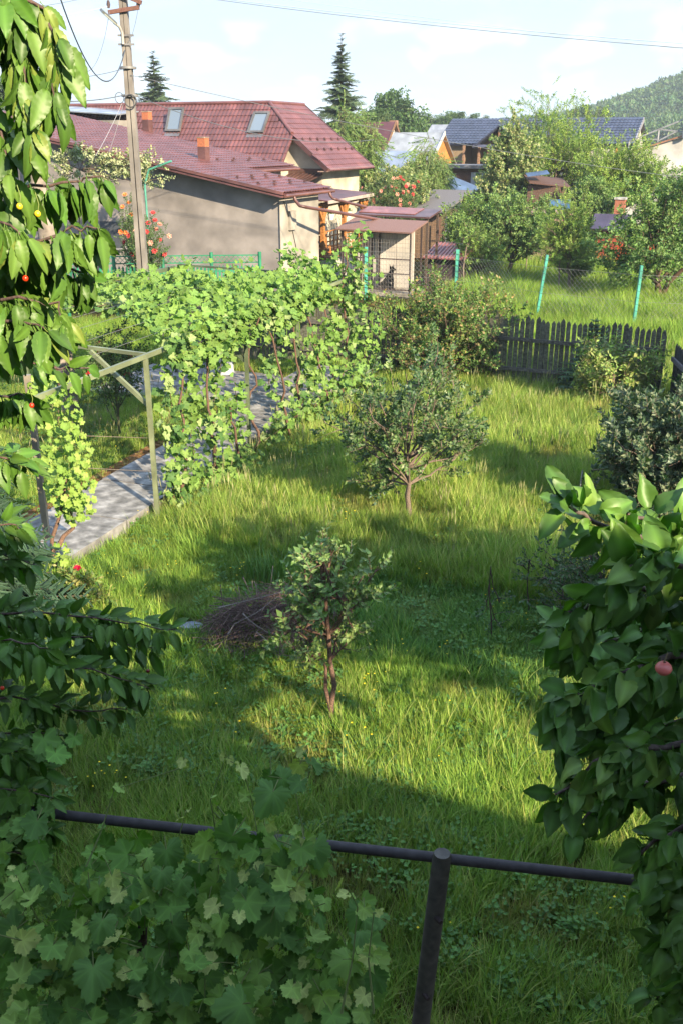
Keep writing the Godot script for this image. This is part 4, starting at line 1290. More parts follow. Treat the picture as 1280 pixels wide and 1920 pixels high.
func poles_and_wires() -> void:
	var t := thing("utility_pole", "tall tapered concrete utility pole with rusty crossarms and a street lamp", "utility pole")
	var b := pd(270, 470, 29.0)
	b.y = 0
	var con := lin(.27, .245, .22)
	var mb := MB.new()
	# I-shaped concrete shaft
	for k in [-1, 1]: mb.prism([b + Vector3(-.11, -.2, .0) + Vector3(k * .09, 0, 0), b + Vector3(.02, -.2, .0) + Vector3(k * .09, 0, 0), b + Vector3(.015, 9.6, 0) + Vector3(k * .05, 0, 0), b + Vector3(-.075, 9.6, 0) + Vector3(k * .05, 0, 0)], Vector3(0, 0, .26), con)
	part(t, "shaft", mb.mesh(), mats.plaster)
	box_part(t, "web", b + Vector3(-.04, 4.6, .11), Vector3(.14, 9.6, .12), Basis(), con * .92, mats.plaster)
	var y1 := pd(238, 22, 29).y
	var y2 := pd(238, 2, 29).y
	var rust := lin(.17, .075, .055)
	beam_part(t, "crossarm", b + Vector3(-.42, y1 - .05, .3), b + Vector3(.42, y1 + .07, .3), .1, .1, rust, mats.rust)
	beam_part(t, "crossarm", b + Vector3(-.35, y2 + .25, .34), b + Vector3(.5, y2 - .08, .34), .1, .1, rust, mats.rust)
	for k in [-.4, .4]:
		tube_part(t, "insulator", [b + Vector3(k, y1 + .05, .3), b + Vector3(k, y1 + .14, .3), b + Vector3(k, y1 + .24, .3)], [.03, .055, .03], lin(.07, .05, .05), mats.glass, 8)
		tube_part(t, "insulator", [b + Vector3(k * .9 + .08, y2 + .1, .34), b + Vector3(k * .9 + .08, y2 + .2, .34), b + Vector3(k * .9 + .08, y2 + .32, .34)], [.03, .055, .03], lin(.5, .5, .5), mats.glass, 8)
	# street lamp
	var ly := pd(244, 85, 29).y
	var lp := tube_part(t, "lamp_arm", [b + Vector3(-.08, ly, .33), b + Vector3(-.08, ly + .28, .33), b + Vector3(-.13, ly + .42, .4), b + Vector3(-.25, ly + .52, .5)], [.04], lin(.55, .53, .5), mats.metal)
	box_part(lp, "lamp_head", b + Vector3(-.36, ly + .64, .58), Vector3(.2, .07, .5), Basis(Vector3(0, 0, 1), -.75) * Basis(Vector3.UP, -.9) , lin(.2, .22, .22), mats.metal)
	box_part(lp, "lamp_glass", b + Vector3(-.33, ly + .60, .60), Vector3(.16, .03, .4), Basis(Vector3(0, 0, 1), -.75) * Basis(Vector3.UP, -.9), lin(.3, .32, .3), mats.glass)
	for h in [.0, .22]: beam_part(t, "clamp", b + Vector3(-.22, ly + h, .29), b + Vector3(.22, ly + h, .29), .03, .05, lin(.25, .24, .24), mats.metal)
	for h in [130.0, 182.0]:
		var y := pd(255, h, 29).y
		tube_part(t, "clamp", [b + Vector3(-.04, y, .12), b + Vector3(-.04, y + .06, .12)], [.24], lin(.3, .3, .3), mats.metal, 10)
	var ring := []
	for i in 17: ring.append(b + Vector3(.02 + cos(i * TAU / 16) * .16, pd(255, 190, 29).y + sin(i * TAU / 16) * .16, .38))
	tube_part(t, "wire_coil", ring, [.018], lin(.04, .04, .045), mats.plain, 5)
	var ring2 := []
	for i in 17: ring2.append(b + Vector3(-.3 + cos(i * TAU / 16) * .12, pd(255, 180, 29).y - .06 + sin(i * TAU / 16) * .14, .3))
	tube_part(t, "wire_coil", ring2, [.01], lin(.06, .06, .065), mats.plain, 5)
	# overhead lines: they belong to the pole they are tied to
	var q := b + Vector3(0, 0, .3)
	var top := q + Vector3(.3, y2 + .3, 0)
	wire(t, top, pd(1300, 83, 24), .1, .009, lin(.3, .38, .46))
	wire(t, top + Vector3(-.5, .05, 0), pd(1300, 91, 23), .12, .011, lin(.22, .27, .33))
	wire(t, top + Vector3(-.3, .25, 0), pd(1300, 94, 24.5), .05, .006, lin(.3, .36, .42))
	wire(t, q + Vector3(.05, pd(250, 142, 29).y, 0), pd(1300, 335, 38), .25, .009)
	wire(t, q + Vector3(.05, pd(250, 178, 29).y, 0), pd(700, 262, 40), .5, .011)
	wire(t, q + Vector3(-.1, pd(250, 178, 29).y, 0), pd(120, 190, 26), .05, .012)
	wire(t, q + Vector3(-.1, pd(250, 130, 29).y, 0), pd(100, 150, 26), .05, .008)
	wire(t, q + Vector3(-.4, y1 + .1, 0), pd(-30, 40, 26), .1, .008, lin(.3, .36, .42))
	wire(t, q + Vector3(-.3, y2 + .2, 0), pd(-30, 22, 25), .08, .01, lin(.16, .2, .26))
	wire(t, pd(112, -8, 22), q + Vector3(-.05, pd(246, 96, 29).y, 0), 1.15, .016, lin(.05, .06, .08))
	wire(t, pd(100, 60, 22), q + Vector3(-.38, y1, 0), 1.1, .009, lin(.12, .14, .17))
	wire(t, q + Vector3(.38, y1, 0), q + Vector3(.04, pd(246, 82, 29).y, 0), .12, .007, lin(.12, .14, .17))
	wire(t, q + Vector3(-.25, pd(250, 195, 29).y, 0), pd(180, 292, 26), 0.05, .007, lin(.3, .3, .32))
	wire(t, q + Vector3(-.2, pd(250, 195, 29).y, 0), pd(205, 285, 29), 0.05, .007, lin(.3, .3, .32))
	# second pole, half hidden by the cherry tree
	var t2 := thing("utility_pole", "grey brown pole half hidden behind the hanging cherry branches", "utility pole")
	var c := pd(74, 330, 19.0)
	c.y = 0
	tube_part(t2, "shaft", [c + Vector3(.12, -.1, 0), c + Vector3(.05, 3, 0), c + Vector3(-.12, 6, 0), c + Vector3(-.3, 8.7, 0)], [.19, .17, .155, .14], lin(.4, .34, .28), mats.concrete, 12)
	beam_part(t2, "crossarm", c + Vector3(-1.1, 7.75, .2), c + Vector3(.2, 7.85, .2), .09, .09, lin(.1, .06, .05), mats.rust)
	wire(t2, c + Vector3(-.15, 7.6, .16), c + Vector3(-.3, 4.2, .3), -.12, .02, lin(.04, .04, .05))

# ================================================================= pergola and its vines
func pergola() -> void:
	var t := thing("pergola_frame", "pale green steel pergola frame over the concrete path", "pergola")
	var o := Vector3(-2.68, 0, -12.88)
	var pw := Vector3(.344, 0, -.939)
	var pu := Vector3(.939, 0, .344)
	var P := func(a, b, h): return o + pu * a + pw * b + Vector3(0, h, 0)
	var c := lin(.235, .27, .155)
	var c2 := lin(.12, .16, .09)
	var h := 2.42
	for b in [0.0, 3.15, 5.4, 8.4]:
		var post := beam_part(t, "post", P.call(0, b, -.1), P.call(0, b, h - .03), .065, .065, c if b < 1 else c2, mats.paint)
	beam_part(t, "post", pg(92, 1032) + Vector3(0, -.1, 0), pg(92, 1032) + Vector3(0, h, 0), .075, .075, lin(.33, .29, .22), mats.paint)
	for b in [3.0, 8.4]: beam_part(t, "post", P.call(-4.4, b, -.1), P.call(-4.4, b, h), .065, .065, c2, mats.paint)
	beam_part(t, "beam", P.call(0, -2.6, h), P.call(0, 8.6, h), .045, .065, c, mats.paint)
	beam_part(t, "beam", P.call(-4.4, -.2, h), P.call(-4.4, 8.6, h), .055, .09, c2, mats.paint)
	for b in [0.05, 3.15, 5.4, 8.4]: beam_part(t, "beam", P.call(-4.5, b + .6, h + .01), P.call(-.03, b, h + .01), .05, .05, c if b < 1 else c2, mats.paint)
	beam_part(t, "brace", P.call(-.95, .1, h - .02), P.call(-.03, .03, 1.72), .045, .06, c, mats.paint)
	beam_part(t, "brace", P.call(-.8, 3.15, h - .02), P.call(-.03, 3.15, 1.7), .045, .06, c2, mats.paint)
	for i in 6: tube_part(t, "trellis_wire", [P.call(-.6 - i * .65, -.5 + i * .1, h + .04), P.call(-.6 - i * .65, 8.5, h + .04)], [.004], lin(.25, .24, .22), mats.metal, 3)
	for y in [.75, 1.25]: tube_part(t, "trellis_wire", [P.call(0, 0, y), P.call(-1.6, .1, y - .15), pg(92, 1032) + Vector3(0, y - .2, 0)], [.005], lin(.25, .2, .16), mats.rust, 3)
	# grape vines: woody stems from the ground, leaves over the frame
	var kinds := []
	var cols := [lin(.13, .225, .048), lin(.165, .255, .065), lin(.085, .16, .04), lin(.23, .30, .125), lin(.065, .135, .038)]
	for i in 5:
		var mb := MB.new()
		vine_leaf(mb, Transform3D(), .085, [.25, -.2, .1, .35, -.35][i], i * 1.7, cols[i], cols[i] * 1.25, 22)
		kinds.append(mb.mesh())
	var stems := [
		["grape vine climbing the green pergola post next to the bare path corner", .12, .35, 0],
		["grape vine with twisted brown stem between the first two pergola posts", .15, 1.7, 1],
		["grape vine on the second green pergola post beside the grey sheeting", .1, 3.2, 2],
		["grape vine trailing low from the pergola over shaded ground", .05, 5.0, 3],
		["tall leafy grape vine at the fence end of the pergola", -.05, 7.7, 4],
		["grape vine spreading over the pergola roof towards the green fence", -4.3, 3.6, 5]]
	for s in stems:
		var at: Vector3 = P.call(s[1], s[2], 0)
		var v := thing("grape_vine", s[0], "grape vine", at)
		var k: int = s[3]
		var L := func(a, b, y): return P.call(a, b, y) - at
		var lines := []      # leafy lines: [points, spread, leaves per metre]
		var wood := []
		match k:
			0:
				wood.append([L.call(.12, .35, -.05), L.call(.2, .5, .5), L.call(.1, .7, 1.1), L.call(0, .9, 1.8), L.call(-.1, 1.2, 2.45)])
				lines = [[L.call(.1, .3, .15), L.call(.12, .5, 1.2), .26, 130], [L.call(.1, .4, 1.0), L.call(.05, .6, 2.2), .26, 130], [L.call(.1, .45, .15), L.call(.15, .95, .7), .3, 100], [L.call(.12, .9, .4), L.call(.05, 1.1, 1.6), .26, 110], [L.call(0, 1.0, 1.5), L.call(-.1, 2.0, 2.4), .3, 110], [L.call(-.2, 1.0, 2.45), L.call(-.2, 3.2, 2.5), .34, 110], [L.call(.2, .6, .1), L.call(.25, 1.7, .25), .3, 110], [L.call(-.4, 1.9, 2.4), L.call(-1.6, 2.6, 2.45), .35, 90], [L.call(.12, .5, 2.25), L.call(.12, 2.6, 2.3), .26, 130], [L.call(.1, .55, 2.5), L.call(.08, 2.4, 2.52), .2, 130], [L.call(.25, .25, .12), L.call(.5, 1.5, .15), .3, 130]]
			1:
				wood.append([L.call(.15, 1.7, -.05), L.call(.05, 1.75, .5), L.call(.15, 1.55, 1.0), L.call(-.05, 1.7, 1.6), L.call(0, 2.0, 2.4)])
				wood.append([L.call(.3, 2.3, -.05), L.call(.2, 2.2, .6), L.call(.25, 2.0, 1.2)])
				lines = [[L.call(.1, 1.6, .3), L.call(.1, 1.9, 1.4), .3, 120], [L.call(.15, 2.3, .3), L.call(.1, 2.5, 1.5), .26, 90], [L.call(0, 1.9, 1.3), L.call(-.1, 2.8, 2.45), .3, 120], [L.call(-.3, 2.2, 2.5), L.call(-.5, 4.4, 2.55), .4, 130], [L.call(-.9, 2.2, 2.5), L.call(-1.5, 4.2, 2.55), .4, 120], [L.call(-1.7, 2.6, 2.45), L.call(-2.4, 4.2, 2.45), .4, 110], [L.call(.15, 1.4, 2.2), L.call(.15, 3.2, 2.2), .3, 120], [L.call(.1, 1.8, 2.5), L.call(.1, 4.2, 2.52), .22, 130], [L.call(.2, 1.3, .2), L.call(.45, 2.6, .2), .32, 120], [L.call(.15, 1.3, 1.0), L.call(.15, 2.4, 1.2), .3, 110]]
			2:
				wood.append([L.call(.1, 3.2, -.05), L.call(.2, 3.1, .5), L.call(-.05, 3.1, .9), L.call(.1, 3.3, 1.3), L.call(.0, 3.2, 1.75), L.call(.15, 3.4, 2.4)])
				wood.append([L.call(.5, 4.1, -.05), L.call(.3, 4.0, .6), L.call(.35, 3.8, 1.3), L.call(.1, 3.7, 2.3)])
				lines = [[L.call(.25, 3.8, .3), L.call(.2, 3.9, 1.3), .25, 70], [L.call(.15, 3.7, 1.2), L.call(.2, 4.1, 2.4), .33, 130], [L.call(.1, 3.6, 2.3), L.call(-.2, 6.0, 2.6), .4, 150], [L.call(-.7, 4.0, 2.5), L.call(-.9, 6.4, 2.6), .45, 140], [L.call(-1.4, 4.4, 2.42), L.call(-1.7, 6.6, 2.45), .45, 130], [L.call(.2, 3.6, 2.2), L.call(.2, 5.2, 2.25), .32, 130], [L.call(.1, 3.8, 2.5), L.call(.1, 6.2, 2.52), .24, 130], [L.call(.25, 3.2, .3), L.call(.4, 4.3, .5), .3, 90]]
			3:
				wood.append([L.call(0.05, 5.0, -.05), L.call(0.20, 5.0, .6), L.call(0.05, 5.2, 1.3), L.call(-0.10, 5.3, 2.4)])
				wood.append([L.call(0.50, 5.8, -.05), L.call(0.40, 5.7, .8), L.call(0.20, 5.8, 1.6), L.call(-0.10, 5.6, 2.4)])
				lines = [[L.call(0.15, 4.6, .2), L.call(0.30, 5.6, .9), .36, 170], [L.call(0.30, 5.4, .3), L.call(0.60, 6.9, .9), .4, 180], [L.call(0.10, 5.0, .8), L.call(0.30, 6.6, 1.3), .35, 140], [L.call(-0.05, 5.3, 1.5), L.call(-0.10, 5.8, 2.4), .3, 90], [L.call(-0.20, 5.6, 2.5), L.call(-0.40, 7.6, 2.65), .42, 140], [L.call(-1.10, 6.2, 2.45), L.call(-1.20, 7.9, 2.45), .45, 140], [L.call(0.00, 5.0, 2.25), L.call(0.10, 7.2, 2.3), .34, 140], [L.call(0.20, 5.2, 1.3), L.call(0.30, 6.9, 1.7), .36, 130]]
			4:
				wood.append([L.call(-0.05, 7.7, -.05), L.call(0.15, 7.5, .7), L.call(0.20, 7.6, 1.4), L.call(0.05, 7.8, 2.2), L.call(0.05, 7.9, 3.0)])
				wood.append([L.call(0.40, 7.2, -.05), L.call(0.15, 7.0, .5), L.call(0.00, 7.0, 1.1), L.call(-0.15, 7.3, 1.9), L.call(-0.35, 7.5, 2.5)])
				lines = [[L.call(0.15, 7.6, 1.0), L.call(0.05, 7.8, 2.3), .42, 190], [L.call(-0.05, 7.8, 2.0), L.call(0.05, 8.2, 3.05), .5, 230], [L.call(0.40, 7.9, .3), L.call(0.55, 8.1, 1.6), .38, 160], [L.call(0.45, 8.0, 1.6), L.call(0.35, 8.1, 2.8), .4, 180], [L.call(-0.35, 7.9, 2.5), L.call(-1.45, 8.5, 2.8), .45, 150], [L.call(0.35, 7.0, .15), L.call(0.85, 7.8, .5), .4, 170], [L.call(0.05, 8.2, 3.0), L.call(0.25, 8.4, 3.35), .3, 110]]
			5:
				wood.append([L.call(-4.3, 3.6, -.05), L.call(-4.2, 3.7, 1.0), L.call(-4.35, 3.6, 1.8), L.call(-4.1, 3.8, 2.5)])
				for i in 5: lines.append([L.call(-4.3 + i * .45, 3.0 + i * .1, 2.42), L.call(-4.1 + i * .5, 7.0, 2.42), .4, 115])
				lines.append([L.call(-2.0, 6.3, 2.42), L.call(-2.2, 7.9, 2.45), .45, 120])
				lines.append([L.call(-3.0, 6.3, 2.42), L.call(-3.6, 7.9, 2.45), .45, 110])
		for w in wood:
			var pts := []
			for i in w.size() - 1:
				for j in 3: pts.append(w[i].lerp(w[i + 1], j / 3.0) + (rv(.05) if i + j > 0 else Vector3.ZERO))
			pts.append(w[w.size() - 1])
			tube_part(v, "stem", pts, taper(.03, .014, pts.size() - 1), lin(.2, .11, .075), mats.bark, 6)
		var xs := []
		for l in lines:
			var a: Vector3 = l[0]
			var b: Vector3 = l[1]
			for i in int(a.distance_to(b) * l[3] * (.8 if a.y > 2.2 else .55)):
				var p := a.lerp(b, R(0, 1))
				var q := rv(1)
				while q.length() > 1.0: q = rv(1)
				var r: float = l[2]
				q *= r * R(.6, 1.0)
				if a.y > 2.2: q.y = q.y * .55 + (.25 if rng.randf() < .06 else 0.0)
				p += q
				if p.y + at.y < .05: p.y = R(.05, .3)
				var nrm := (Vector3(.3, .75, .4) + rv(.75)).normalized()
				var d := (q * .6 / r + Vector3.DOWN * .55 + rv(.8))
				xs.append([Transform3D(B(d - nrm * d.dot(nrm) * .6, nrm).scaled(Vector3.ONE * R(.5, 1.35)), p), rng.randi() % 5])
			# the cane that carries them
			tube_part(v, "cane", curve(a, b, Vector3(0, R(-.05, .1), 0), 6, .03), [.009, .005], lin(.2, .14, .07), mats.bark, 4)
		scatter_leaves(v, xs, kinds, mats.leaf_vine, 300)

# the leaves that show largest become parts, the rest one mass
func scatter_leaves(t: Node3D, xs: Array, kinds: Array, m: Material, most: int, cs := [.85, 1.0, 1.15]) -> void:
	var at := t.position
	for x in xs:
		var p: Vector3 = x[0].origin + at
		var pr := pix(p)
		x.append(p.distance_to(EYE) + (0.0 if in_frame(p, 0) else 1e4))
	xs.sort_custom(func(a, b): return a[2] < b[2])
	for i in mini(most, xs.size()): part(t, "leaf", kinds[xs[i][1]], m, xs[i][0])
	if xs.size() <= most: return
	var rest := []
	var g := []
	for i in range(most, xs.size()):
		rest.append(xs[i][0])
		var v := R(.72, 1.25)
		g.append(Color(v * R(.92, 1.08), v, v * R(.9, 1.1)))
	many(t, "foliage", kinds[0], m, rest, g)

# ================================================================= hill and far trees
func clump(n: int, cols: Array, size: float, sq := 1.0) -> ArrayMesh:     # an uneven crown of leaf faces, radius about 1
	var mb := MB.new()
	var lobes := []
	for i in 9: lobes.append([Vector3(R(-.6, .6), R(-.45, .6) * sq, R(-.6, .6)), R(.32, .55)])
	for i in n:
		var l: Array = lobes[rng.randi() % lobes.size()]
		var d := rv(1).normalized()
		var p: Vector3 = l[0] + d * l[1] * R(.75, 1.05)
		dot_leaf(mb, p, rv(1), d + Vector3.UP * .4 + rv(.5), size * R(.7, 1.3), size * R(.6, 1.0), cols[rng.randi() % cols.size()])
	return mb.mesh()

func hill_and_far_trees() -> void:
	var green := [lin(.035, .075, .022), lin(.045, .09, .025), lin(.06, .11, .03)]
	var f := FastNoiseLite.new()
	f.seed = 8; f.frequency = .012
	var hh := func(x, z):
		var q := Vector2((x - 330.0) / 200.0, (z + 470.0) / 190.0)
		return 88.0 * exp(-q.length_squared() * 1.6) + f.get_noise_2d(x, z) * 4.0 - 3.0
	var mb := MB.new()
	var rows := []
	var cols := []
	for j in 41:
		var r := PackedVector3Array()
		var c := PackedColorArray()
		for i in 51:
			var x := 20.0 + i * 12.0
			var z := -260.0 - j * 10.0
			r.append(Vector3(x, hh.call(x, z), z)); c.append(lin(.04, .07, .02))
		rows.append(r); cols.append(c)
	mb.grid(rows, cols)
	structure("hill", mb.mesh(), mats.soil)
	var cm := clump(420, green, .3)
	var xs := []
	var cs := []
	for i in 7000:
		var x := R(60, 230)
		var z := R(-500, -300)
		var y: float = hh.call(x, z)
		if y < .5 or not in_frame(Vector3(x, y + 3, z), 60): continue
		var s := R(2.2, 4.6)
		xs.append(Transform3D(Basis(Vector3.UP, R(0, TAU)).scaled(Vector3(s, s * R(.9, 1.4), s)), Vector3(x, y + s * .7, z)))
		var v := R(.7, 1.5)
		var pale := 1.0 if rng.randf() > .12 else 1.5
		cs.append(Color(v * pale * R(.85, 1.2), v * pale, v * pale * R(.8, 1.5)))
	tag(many(self, "hill_woods", cm, mats.leaf, xs, cs), "dense green wood covering the hill behind the roofs", "woods")
	# tree line beyond the houses: each tree its own
	var dark := clump(900, green, .17)
	var pale := clump(900, [lin(.07, .11, .035), lin(.10, .13, .05), lin(.05, .09, .03)], .17)
	var line := [
		[735, 167, 110, 62, 0, "tall dark green tree standing behind the dark red cottage roof"], [705, 192, 95, 45, 0, "dark broad tree between the spruce and the cottage"],
		[718, 208, 84, 34, 1, "pale flowering linden crown directly behind the dark red cottage"], [775, 208, 150, 34, 0, "distant round tree above the white metal roof"],
		[800, 212, 165, 30, 1, "distant pale tree above the white metal roof"], [824, 210, 160, 26, 0, "distant dark tree rising above the orange gable"], [856, 202, 150, 34, 0, "distant taller tree behind the pale far roof"],
		[884, 209, 175, 26, 0, "distant tree above the ridge of the blue roof"], [908, 214, 170, 20, 1, "small distant pale tree above the blue roof ridge"], [947, 212, 130, 13, 0, "small lone tree sticking up over the blue roof ridge"],
		[994, 215, 170, 24, 1, "distant pale tree beside the tall locust crown"], [968, 222, 190, 22, 0, "distant low tree beyond the blue roof"], [485, 172, 62, 36, 2, "light airy treetop behind the red tiled ridge"],
		[600, 208, 88, 20, 0, "dark treetop behind the red roof end"], [5, 130, 70, 50, 0, "dark tree behind the hanging cherry branches"], [1088, 195, 210, 32, 0, "distant dark tree at the foot of the hill"], [1125, 200, 230, 34, 1, "distant pale tree at the foot of the hill"]]
	for l in line:
		var top := pd(l[0], l[1], l[2])
		var r: float = float(l[3]) / FOCAL * l[2] * .98
		var t := thing("tree", l[5], "tree", Vector3(top.x, 0, top.z))
		var h := top.y
		tube_part(t, "trunk", [Vector3(0, -.2, 0), Vector3(.1, h * .4, 0), Vector3(0, h * .8, .1)], [r * .09, r * .06, r * .02], lin(.1, .08, .06), mats.bark, 6)
		var crown := []
		var cc := []
		var n := 15 if l[4] != 2 else 9
		for i in n:
			var k := sqrt((i + .5) / n)
			var a := i * 2.4
			var s := r * R(.36, .52) * (.75 if l[4] == 2 else 1.0)
			var y := h - s * .8 - (h * .55) * pow(k, 1.3) * R(.4, 1.0)
			crown.append(Transform3D(Basis(Vector3.UP, R(0, TAU)).scaled(Vector3(s, s * R(.8, 1.2), s)), Vector3(cos(a) * r * k * .72, y, sin(a) * r * k * .72)))
			var v := R(.75, 1.25)
			cc.append(Color(v, v, v))
		many(t, "crown", dark if l[4] == 0 else pale, mats.leaf, crown, cc)
	spruce("spruce_tree", "tall dark spruce rising behind the red tiled house", pd(640, 66, 75), 3.0, 30, 1.0)
	spruce("spruce_tree", "broad spruce behind the red tiled ridge and utility pole", pd(287, 98, 85), 3.4, 26, .55)

func needle_spray(L: float, n: int, cols: Array) -> ArrayMesh:      # a flat branch along +Y with side shoots
	var mb := MB.new()
	mb.tube([Vector3.ZERO, Vector3(0, L, -.12 * L)], [.012 * L, .004 * L], 3, lin(.1, .07, .05))
	for i in n:
		var s := (i + .5) / n
		var p := Vector3(0, L * s, -.12 * L * s * s)
		var len := L * .42 * (1.05 - s * .75)
		for k in [-1, 1]:
			var d := Vector3(k * .85, .55, R(-.35, .05)).normalized()
			var c: Color = cols[rng.randi() % cols.size()]
			var b := B(d, Vector3(0, 0, 1) + rv(.5))
			for j in 3:
				var q := p + d * len * j / 3.0
				var e := p + d * len * (j + 1.05) / 3.0
				var w := len * (.11 if j < 2 else .07)
				mb.quad(q - b.x * w, q + b.x * w, e + b.x * w * .7, e - b.x * w * .7, c)
				mb.quad(q - b.z * w * .8, q + b.z * w * .8, e + b.z * w * .5, e - b.z * w * .5, c)
	return mb.mesh()

func spruce(nm: String, label: String, top: Vector3, r: float, whorls: int, slim: float) -> void:
	var t := thing(nm, label, "spruce", Vector3(top.x, 0, top.z))
	var h := top.y
	tube_part(t, "trunk", [Vector3(0, -.2, 0), Vector3(0, h * .5, 0), Vector3(0, h, 0)], [.28, .16, .015], lin(.13, .09, .065), mats.bark, 7)
	var sp := needle_spray(1.0, 14, [lin(.05, .085, .05), lin(.07, .11, .06), lin(.085, .125, .065)])
	var xs := []
	var cs := []
	var y0 := h - r * 3.4 if slim > .8 else h - r * 2.6
	for i in whorls:
		var s := (i + .3) / whorls
		var y := lerpf(h - .1, maxf(y0, .5), s)
		var n := int(9 + 7 * s)
		for k in n:
			var a := TAU * (k + R(-.3, .3)) / n + i * 1.3
			var l := r * (pow(s, .85) * .95 + .07) * R(.4, 1.2)
			var d := Vector3(cos(a), .25 - .5 * s, sin(a)).normalized()
			xs.append(Transform3D(B(d + rv(.22), Vector3.UP + rv(.5)).scaled(Vector3.ONE * l), Vector3(0, y + R(-.3, .3), 0)))
			var v := R(.75, 1.3)
			cs.append(Color(v, v, v))
	many(t, "crown", sp, mats.needle, xs, cs)

# ================================================================= trees between the garden and the houses
func field_trees() -> void:
	var wood := lin(.2, .15, .11)
	var apple := sprig(10, .26, .105, .062, .9, .15, [lin(.125, .21, .06), lin(.155, .24, .078), lin(.10, .175, .05)], wood).mesh()
	var fresh := sprig(10, .3, .11, .06, .9, .2, [lin(.14, .23, .05), lin(.17, .265, .06), lin(.115, .195, .042)], wood).mesh()
	var feather := sprig(18, .5, .12, .05, .9, .1, [lin(.18, .27, .05), lin(.215, .30, .065), lin(.14, .225, .045)], wood).mesh()
	var hang := sprig(26, 1.1, .17, .05, .4, -.2, [lin(.14, .22, .06), lin(.17, .25, .075), lin(.12, .19, .055)], wood).mesh()
	var lind := sprig(12, .35, .13, .1, .9, .3, [lin(.13, .2, .06), lin(.28, .30, .13), lin(.34, .35, .18), lin(.16, .23, .07)], wood).mesh()
	# [name, label, category, crown centre px, py, z, radius px across, up, sprig, density, scale]
	var list := [
		["willow_tree", "weeping willow with pale drooping strands beside the red tiled house", "willow", 652, 268, 54, 46, 62, hang, 9.0, 1.0, 1],
		["willow_tree", "bright green feathery willow in front of the white metal roof", "willow", 802, 322, 51, 36, 50, hang, 10.0, .8, 1],
		["linden_tree", "yellowish flowering linden bush between the willows and the roses", "linden", 748, 356, 47, 52, 26, lind, 9.0, .8, 0],
		["linden_tree", "tall cone shaped flowering linden in front of the blue roofed house", "linden", 957, 338, 49, 62, 84, lind, 11.0, .95, 2],
		["locust_tree", "tall airy light green locust tree in front of the blue roof", "locust tree", 1042, 285, 53, 78, 88, feather, 8.5, 1.0, 0],
		["locust_tree", "vivid yellow green locust tree before the pale orange cornered wall", "locust tree", 1165, 335, 47, 66, 54, feather, 8.0, .95, 0],
		["locust_tree", "darker locust tree beside the white walled hall", "locust tree", 1268, 372, 47, 36, 40, apple, 7.0, 1.3, 0],
		["orchard_tree", "pale leafed orchard tree next to the pale metal door shed", "fruit tree", 878, 425, 40, 44, 50, fresh, 6.0, .95, 0],
		["orchard_tree", "broad grey green orchard tree with slim leaning trunk in the meadow", "fruit tree", 965, 425, 38.5, 62, 52, apple, 7.0, 1.1, 0],
		["orchard_tree", "dense green tree behind the locust sapling and violet roof", "fruit tree", 1105, 400, 45, 48, 55, apple, 8.0, 1.3, 0],
		["orchard_tree", "small round fruit tree beside the locust sapling", "fruit tree", 1075, 480, 36, 34, 40, apple, 7.0, .9, 0],
		["locust_sapling", "slender locust sapling with bright feathery leaves in the meadow", "sapling", 1062, 435, 34, 48, 66, feather, 4.5, .6, 0],
		["orchard_sapling", "thin sapling with light leaves behind the dark hutch", "sapling", 895, 480, 37, 40, 44, fresh, 4.0, .8, 0]]
	for l in list:
		var z: float = l[5]
		var c := pd(l[3], l[4], z)
		var k := z / FOCAL * 1.05
		var r := Vector3(l[6] * k, l[7] * k, l[6] * k)
		var t := thing(l[0], l[1], l[2], Vector3(c.x + R(-.3, .3), 0, c.z))
		c = Vector3(c.x - t.position.x, c.y, 0)
		var th := maxf(c.y - r.y * .35, .8)
		var trunk := curve(Vector3(0, -.1, 0), Vector3(c.x * .7, th, 0), rv(.1), 4, .03)
		var tips := dome(26 if l[11] != 2 else 34, c, r, -.75)
		if l[11] == 2:
			for i in tips.size():
				var s: float = clampf((tips[i].y - (c.y - r.y)) / (2.0 * r.y), 0, 1)
				tips[i].x = c.x + (tips[i].x - c.x) * (1.25 - s * .95); tips[i].z *= 1.25 - s * .95
		grow(t, trunk, clampf(r.x * .075, .04, .22), tips, {"bark": mats.bark, "wood": lin(.22, .17, .13), "sprig": l[8], "leaf": mats.leaf, "density": l[9], "scale": l[10], "twig": r.x * .42, "twigs": 9, "bare": .3,
			"droop": .9 if l[11] == 1 else .0, "lift": .05 if l[11] == 1 else .3, "tints": [Color(.9, .95, .9), Color(1.1, 1.08, 1.0), Color(1, 1, 1)], "puff": .3, "fork": .5})
	# the old fruit tree with the forked trunk
	var b := pg(1238, 572)
	var o := thing("old_fruit_tree", "old forked fruit tree with dark green crown at the meadow edge", "fruit tree", b)
	var q := func(px, py, dz): return pd(px, py, -b.z + dz) - b
	var bm := MB.new()
	bm.tube([q.call(1238, 572, 0), q.call(1233, 545, 0), q.call(1226, 505, 0), q.call(1224, 480, .1)], [.12, .1, .075, .05], 7, lin(.17, .10, .06))
	bm.tube([q.call(1238, 560, 0), q.call(1252, 530, -.1), q.call(1275, 508, -.3), q.call(1300, 495, -.5)], [.1, .085, .07, .05], 7, lin(.17, .10, .06))
	bm.tube([q.call(1252, 532, 0), q.call(1248, 500, .2), q.call(1258, 460, .2)], [.07, .06, .04], 7, lin(.17, .10, .06))
	part(o, "fork", bm.mesh(), mats.bark)
	var tips2 := []
